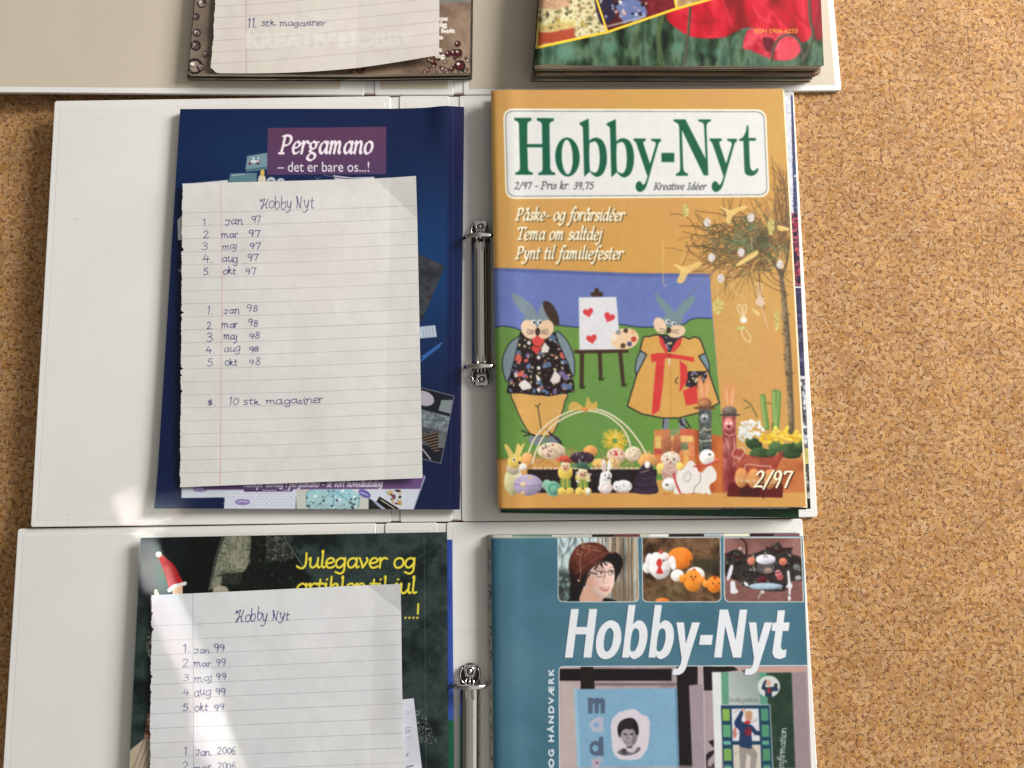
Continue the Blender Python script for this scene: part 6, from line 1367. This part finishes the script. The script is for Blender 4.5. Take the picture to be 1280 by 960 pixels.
binder('open white ring binder in the middle of the three, under the navy catalogue',
       [(68, 126), (488, 119.8), (489, 653), (38, 659)], (488, 499, 489, 500), (562, 574, 565, 577), [(574, 119.6), (992, 114), (1022, 646.5), (577, 652)], LF_MID, M_LINER, ((600.5, 276), (602, 483)))
binder('open white ring binder nearest the viewer, under the teal magazine',
       [(22, 661), (470, 654), (466, 1205), (-12, 1212)], (470, 481, 466, 477), (547, 558, 545, 556), [(558, 653.2), (1003, 648.6), (1036, 1200), (556, 1204)], LF_NEAR, M_LINER, ((587.5, 829), (587, 1042)))

# ------------------------------------------------------------------ middle binder, left: navy catalogue and handwritten list
ZB = 0.0040
gl = 'magazines lying on the left covers of the binders'
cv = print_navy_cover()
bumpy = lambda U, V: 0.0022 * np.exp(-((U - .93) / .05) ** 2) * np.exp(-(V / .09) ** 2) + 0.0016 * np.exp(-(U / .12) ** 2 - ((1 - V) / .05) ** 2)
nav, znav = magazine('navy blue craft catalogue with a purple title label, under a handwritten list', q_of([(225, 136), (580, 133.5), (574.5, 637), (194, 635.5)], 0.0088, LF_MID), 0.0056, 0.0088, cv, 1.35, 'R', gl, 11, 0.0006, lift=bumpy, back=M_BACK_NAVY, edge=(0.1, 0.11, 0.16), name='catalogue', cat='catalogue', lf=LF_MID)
del cv
def note(label, px, z, canvas, dens, seed, A, curl, group='handwritten lists on lined paper', vs=None, extra=None, lf=None):
    q = q_of(px, z, lf); wv = waves(seed, A)
    zf = lambda U, V: z + wv(U, V) + curl(U, V) + lf(bil(q, U, V)[..., 0])
    wid, hei = np.linalg.norm(q[1] - q[0]), np.linalg.norm(q[3] - q[0]); ppm = FPX / .545
    tf = torn(seed)
    wp = (lambda U, V: tuple(a + b for a, b in zip(tf(U, V), extra(U, V)))) if extra else tf
    o = sheet('note_sheet', q, zf, int(wid * ppm * dens), int(hei * ppm * dens) if vs is None else len(vs), M_NOTE, None, canvas, warp=wp, thick=0.00012, edge=(0.7, 0.68, 0.66), vs=vs)
    return tag(o, label, 'note', group)
cv = print_note_middle()
note('handwritten list of ten magazines on lined paper, torn left edge, on the navy catalogue', [(228.5, 230), (520.5, 221.5), (528.5, 597.5), (225.5, 609)], 0.0108, cv, 1.9, 31, 0.0011, lf=LF_MID, curl= lambda U, V: 0.011 * np.clip(U - 1.25 * V - .82, 0, 1) + 0.0012 * np.exp(-((1 - U) / .2) ** 2 - ((1 - V) / .08) ** 2))
del cv

# ------------------------------------------------------------------ middle binder, right: five magazines, the ochre one on top
gr = 'magazines stacked on the right covers of the binders'
b1 = plain(600, 98, 1030, 660, 1, [(20, 62, 38), (26, 74, 46), (16, 54, 34)], 30, 2)
magazine('dark green magazine at the bottom of the middle stack, showing as a thin strip', q_of([(618, 132), (975, 128), (999, 647), (626, 641)], 0.0068), ZB, 0.0066, b1, .5, 'L', gr, 3, 0.0002, back=M_BACK)
b2 = plain(600, 98, 1030, 660, 1.5, [(90, 34, 36), (74, 24, 28), (110, 52, 46)], 7, 5)
b2.fill([(600, 600), (902, 600), (902, 660), (600, 660)], (166, 138, 104)); b2.rect(600, 98, 1030, 580, (206, 198, 184)); b2.scatter([(902, 628), (1010, 628), (1010, 640), (902, 640)], 80, [(150, 60, 50), (60, 20, 22), (170, 110, 80)], (.6, 2), 4)
magazine('dark red and tan magazine second from the bottom of the middle stack', q_of([(616, 118), (982, 116), (1008, 637), (624, 637)], 0.0094), 0.0068, 0.0093, b2, .7, 'L', gr, 4, 0.0002)
b3 = Canvas(600, 98, 1030, 660, 2, (196, 196, 204)); b3.noise([(600, 98), (1030, 98), (1030, 660), (600, 660)], [(186, 188, 200), (214, 214, 220)], 3, 4)
b3.fill([(988, 100), (999, 100), (1003, 266), (992, 266)], (66, 70, 100)); b3.scatter([(988, 118), (997, 118), (1000, 266), (990, 266)], 60, [(150, 160, 190), (40, 44, 70), (200, 204, 214)], (.5, 1.2), 5); b3.scatter([(978, 118), (988, 118), (992, 266), (980, 266)], 40, [(140, 146, 170), (230, 230, 236)], (.3, .7), 5)
for y0, y1, ks in ((266, 358, ((150, 40, 60), (60, 44, 60), (210, 90, 110), (44, 36, 52))), (360, 470, ((64, 58, 90), (40, 40, 70), (96, 90, 120))), (474, 560, ((206, 206, 210), (50, 48, 56), (180, 180, 190))), (560, 580, ((170, 160, 90), (190, 180, 110))), (580, 622, ((176, 170, 160), (40, 38, 38), (120, 110, 100))), (623, 640, ((20, 18, 20), (34, 30, 32)))):
    b3.noise([(985, y0), (1030, y0), (1030, y1), (985, y1)], ks, 6, y0, o=2)
magazine('pale blue edged magazine third from the bottom of the middle stack', q_of([(615, 119), (991, 118.5), (1013.5, 636), (623, 634)], 0.0122), 0.0096, 0.0121, b3, 1.2, 'L', gr, 5, 0.0002)
b4 = plain(600, 98, 1030, 660, 1, [(232, 222, 190), (226, 214, 180)], 30, 2)
magazine('cream edged magazine directly beneath the ochre one in the middle stack', q_of([(614, 114), (980.5, 112), (1009.5, 634.5), (623, 635)], 0.0150), 0.0124, 0.0149, b4, .5, 'L', gr, 6, 0.0002)
cv = print_rabbit_cover()
magazine('ochre magazine with two grey rabbits and an easel on its cover, atop its stack', q_of([(613.5, 112.5), (978.5, 110.5), (1007.5, 633.5), (622.5, 635)], 0.0182), 0.0152, 0.0182, cv, 1.65, 'L', gr, 7, 0.0006, tone=.87, edge=(.66, .62, .54))
del cv

# ------------------------------------------------------------------ far binder: bead magazine with list on the left, poppy magazine on the right
vtop = lambda n_far, n_near, t: np.concatenate([np.linspace(0, t, n_far, endpoint=False), np.linspace(t, 1, n_near)])
qt = q_of([(284, -432), (594, -432), (587, 91.5), (235, 92.5)], 0.0120, LF_FAR)
g0 = plain(215, -445, 610, 110, .6, [(60, 52, 46), (84, 74, 64)], 20, 3)
magazine('dark magazine under the brown bead magazine at the far end', q_of([(283, -430), (597, -430), (590, 97), (234, 98)], 0.0068, LF_FAR), ZB, 0.0070, g0, .4, 'R', gl, 14, 0.0002, pages=M_PAGES_TAN, back=M_BACK_GAP_BLACK, edge=(.32, .28, .24), lf=LF_FAR)
cv = print_bead_cover()
magazine('brown magazine with glass beads round its edge, under a handwritten list', qt, 0.0074, 0.0120, cv, 1.3, 'R', gl, 15, 0.0006, pages=M_PAGES_TAN, back=M_BACK_GAP_BLACK, vs=vtop(60, 190, .78), edge=(.34, .3, .26), lift=lambda U, V: 0.0012 * np.exp(-((1 - V) / .05) ** 2) * U, lf=LF_FAR)
cv = print_note_upper()
note('handwritten list on lined paper lying on the brown bead magazine, tilted', [(292, -330), (548, -342), (549.5, 73), (263.5, 92)], 0.0142, cv, 1.6, 37, 0.0010, lf=LF_FAR, curl= lambda U, V: 0.004 * U * np.clip((V - .8) / .2, 0, 1) ** 2, vs=vtop(50, 180, .76),
     extra=lambda U, V: (0 * U, np.clip((V - .9) / .1, 0, 1) * (-0.0042 * np.sin(math.pi * np.clip(U, 0, 1)) + 0.004 * np.exp(-(U / .018) ** 2))))
del cv
zt = 0.0240
QP = q_of([(708, -432), (1007, -432), (1030, 82), (667.5, 82)], zt + .001)
R_ = random.Random(9)
zs = [ZB, 0.0078, 0.0118, 0.0156, 0.0196]
tints = [((150, 140, 126), 'grey covered magazine at the bottom of the far right stack'), ((116, 90, 66), 'brown edged magazine second from the bottom of the far right stack'), ((150, 116, 84), 'tan edged magazine in the middle of the far right stack'), ((60, 40, 30), 'dark covered magazine directly beneath the poppy magazine')]
droop = lambda U, V: -0.0022 * np.clip((U - .0) / .3, 0, 1) + 0.0022
for k in range(4):
    g0 = plain(640, -445, 1060, 120, .5, [tints[k][0], tuple(int(x * .8) for x in tints[k][0])], 18, k)
    dx, dy = ((-.0015, -.0012), (.0004, .0004), (.0014, -.0006), (-.0006, .0008))[k]
    magazine(tints[k][1], QP + (dx, dy), zs[k], zs[k + 1] - (0.0006, 0.0010, 0.0007, 0.0013)[k], g0, .4, 'L', gr, 40 + k, 0.0004, pages=M_PAGES_TAN, back=M_BACK_GAP_BLACK if k != 2 else M_BACK, edge=(.5, .43, .34), levels=16)
cv = print_poppy_cover()
magazine('magazine with red poppies on its cover, top of the far right stack', QP, zs[4], zt + .0012, cv, 1.4, 'L', gr, 47, 0.0008, pages=M_PAGES_TAN, back=M_BACK_GAP_BLACK, vs=vtop(60, 190, .78), edge=(.42, .38, .3), lift=lambda U, V: 0.0018 * np.clip(1 - U / .25, 0, 1) ** 2)
del cv

# ------------------------------------------------------------------ near binder: pine magazine with list on the left, teal magazine on the right
vbot = lambda n_near, n_far, t: np.concatenate([np.linspace(0, t, n_near, endpoint=False), np.linspace(t, 1, n_far)])
g0 = plain(150, 655, 590, 1240, .8, [(46, 66, 140), (52, 76, 150)], 30, 3); g0.rect(550, 900, 590, 1240, (24, 84, 60))
magazine('blue magazine under the pine tree magazine, its right edge showing', q_of([(186, 680), (565, 675), (569, 1196), (160, 1200)], 0.0068, LF_NEAR), ZB, 0.0070, g0, .6, 'R', gl, 21, 0.0002, back=M_BACK_NAVY, edge=(.05, .08, .25), lf=LF_NEAR)
cv = print_pine_cover()
magazine('dark green magazine with a pine tree and yellow lettering, under a handwritten list', q_of([(175.5, 672.5), (558.5, 665.5), (561.5, 1190), (150, 1196)], 0.0102, LF_NEAR), 0.0073, 0.0102, cv, 1.35, 'R', gl, 22, 0.0005, vs=vbot(400, 50, .56), back=M_BACK_GAP_BLACK, edge=(.12, .13, .13), lf=LF_NEAR)
cv = Canvas(480, 860, 560, 1010, 2, (204, 206, 214)); cv.noise([(480, 860), (560, 860), (560, 1010), (480, 1010)], [(196, 198, 208), (212, 214, 220)], 20, 3)
for yy in (909, 912.5, 915): cv.line([(506, yy + 1.4), (513.5, yy)], .8, (120, 122, 132), smooth=False)
cv.strokes([np.array(ell(509, 891, 2.2, 2))], .5, (150, 152, 160)); cv.line([(507, 922), (514, 920)], .6, (150, 152, 160)); cv.line([(507, 925), (515, 923)], .6, (160, 162, 170)); cv.line([(508, 945), (510, 942)], 1, (70, 70, 84)); cv.line([(508, 959), (516, 957)], 1.4, (90, 90, 104))
SQ = q_of([(440, 882), (517, 873), (531, 992), (452, 1000)], 0.0108, LF_NEAR)
sl = sheet('paper_slip', SQ, lambda U, V: 0.0107 + 0.0002 * np.sin(5 * U + 3 * V) + LF_NEAR(bil(SQ, U, V)[..., 0]), 150, 220, M_NOTE, None, cv, thick=0.00012)
tag(sl, 'pale printed paper slip sticking out from under the smaller handwritten list', 'paper slip')
cv = print_note_lower()
note('handwritten list of later years on lined paper, torn left edge, on the pine tree magazine', [(190, 744), (501, 729.5), (508, 1135), (186, 1148)], 0.0118, cv, 1.9, 33, 0.0010, lf=LF_NEAR, curl= lambda U, V: 0.012 * np.clip(U - 1.6 * V - .86, 0, 1) + 0.0014 * np.exp(-((1 - U) / .08) ** 2 - ((V - .3) / .16) ** 2), vs=vbot(430, 40, .58))
g0 = plain(600, 655, 1040, 1240, 1.2, [(204, 202, 184), (190, 190, 172)], 10, 3)
g0.rect(696, 655, 740, 671.5, (190, 190, 178))
for x0, x1, k in ((740, 768, (40, 34, 34)), (768, 800, (110, 60, 56)), (812, 835, (230, 228, 220)), (836, 880, (44, 38, 38)), (880, 904, (170, 180, 184)), (905, 937, (232, 230, 206)), (937, 968, (54, 36, 40)), (968, 1000, (120, 90, 96))): g0.rect(x0, 655, x1, 671.5, k)
g0.fill([(612, 655), (640, 655), (640, 671), (690, 671), (690, 655), (612, 655)], (96, 130, 118))
R_ = random.Random(4)
for k in range(16):
    y = 690 + k * 17 + R_.uniform(-7, 7); g0.line([(610, y), (613 + R_.uniform(-2, 3), y + 6), (610 + R_.uniform(-1, 4), y + 13)], 1, (44, 46, 44))
magazine('cream edged magazine under the teal magazine in the near binder', q_of([(610, 669), (999.5, 666.5), (1010, 1190), (616, 1196)], 0.0090), ZB, 0.0092, g0, .9, 'L', gr, 61, 0.0002, vs=vbot(230, 40, .56))
cv = print_teal_cover()
magazine('teal magazine with a woman in a brown hat and painted egg chicks on its cover', q_of([(613.5, 672.5), (1003.5, 670.5), (1023, 1190), (619, 1196)], 0.0125), 0.0096, 0.0125, cv, 1.65, 'L', gr, 62, 0.0006, tone=.94, vs=vbot(480, 50, .56), edge=(.66, .66, .64))
del cv
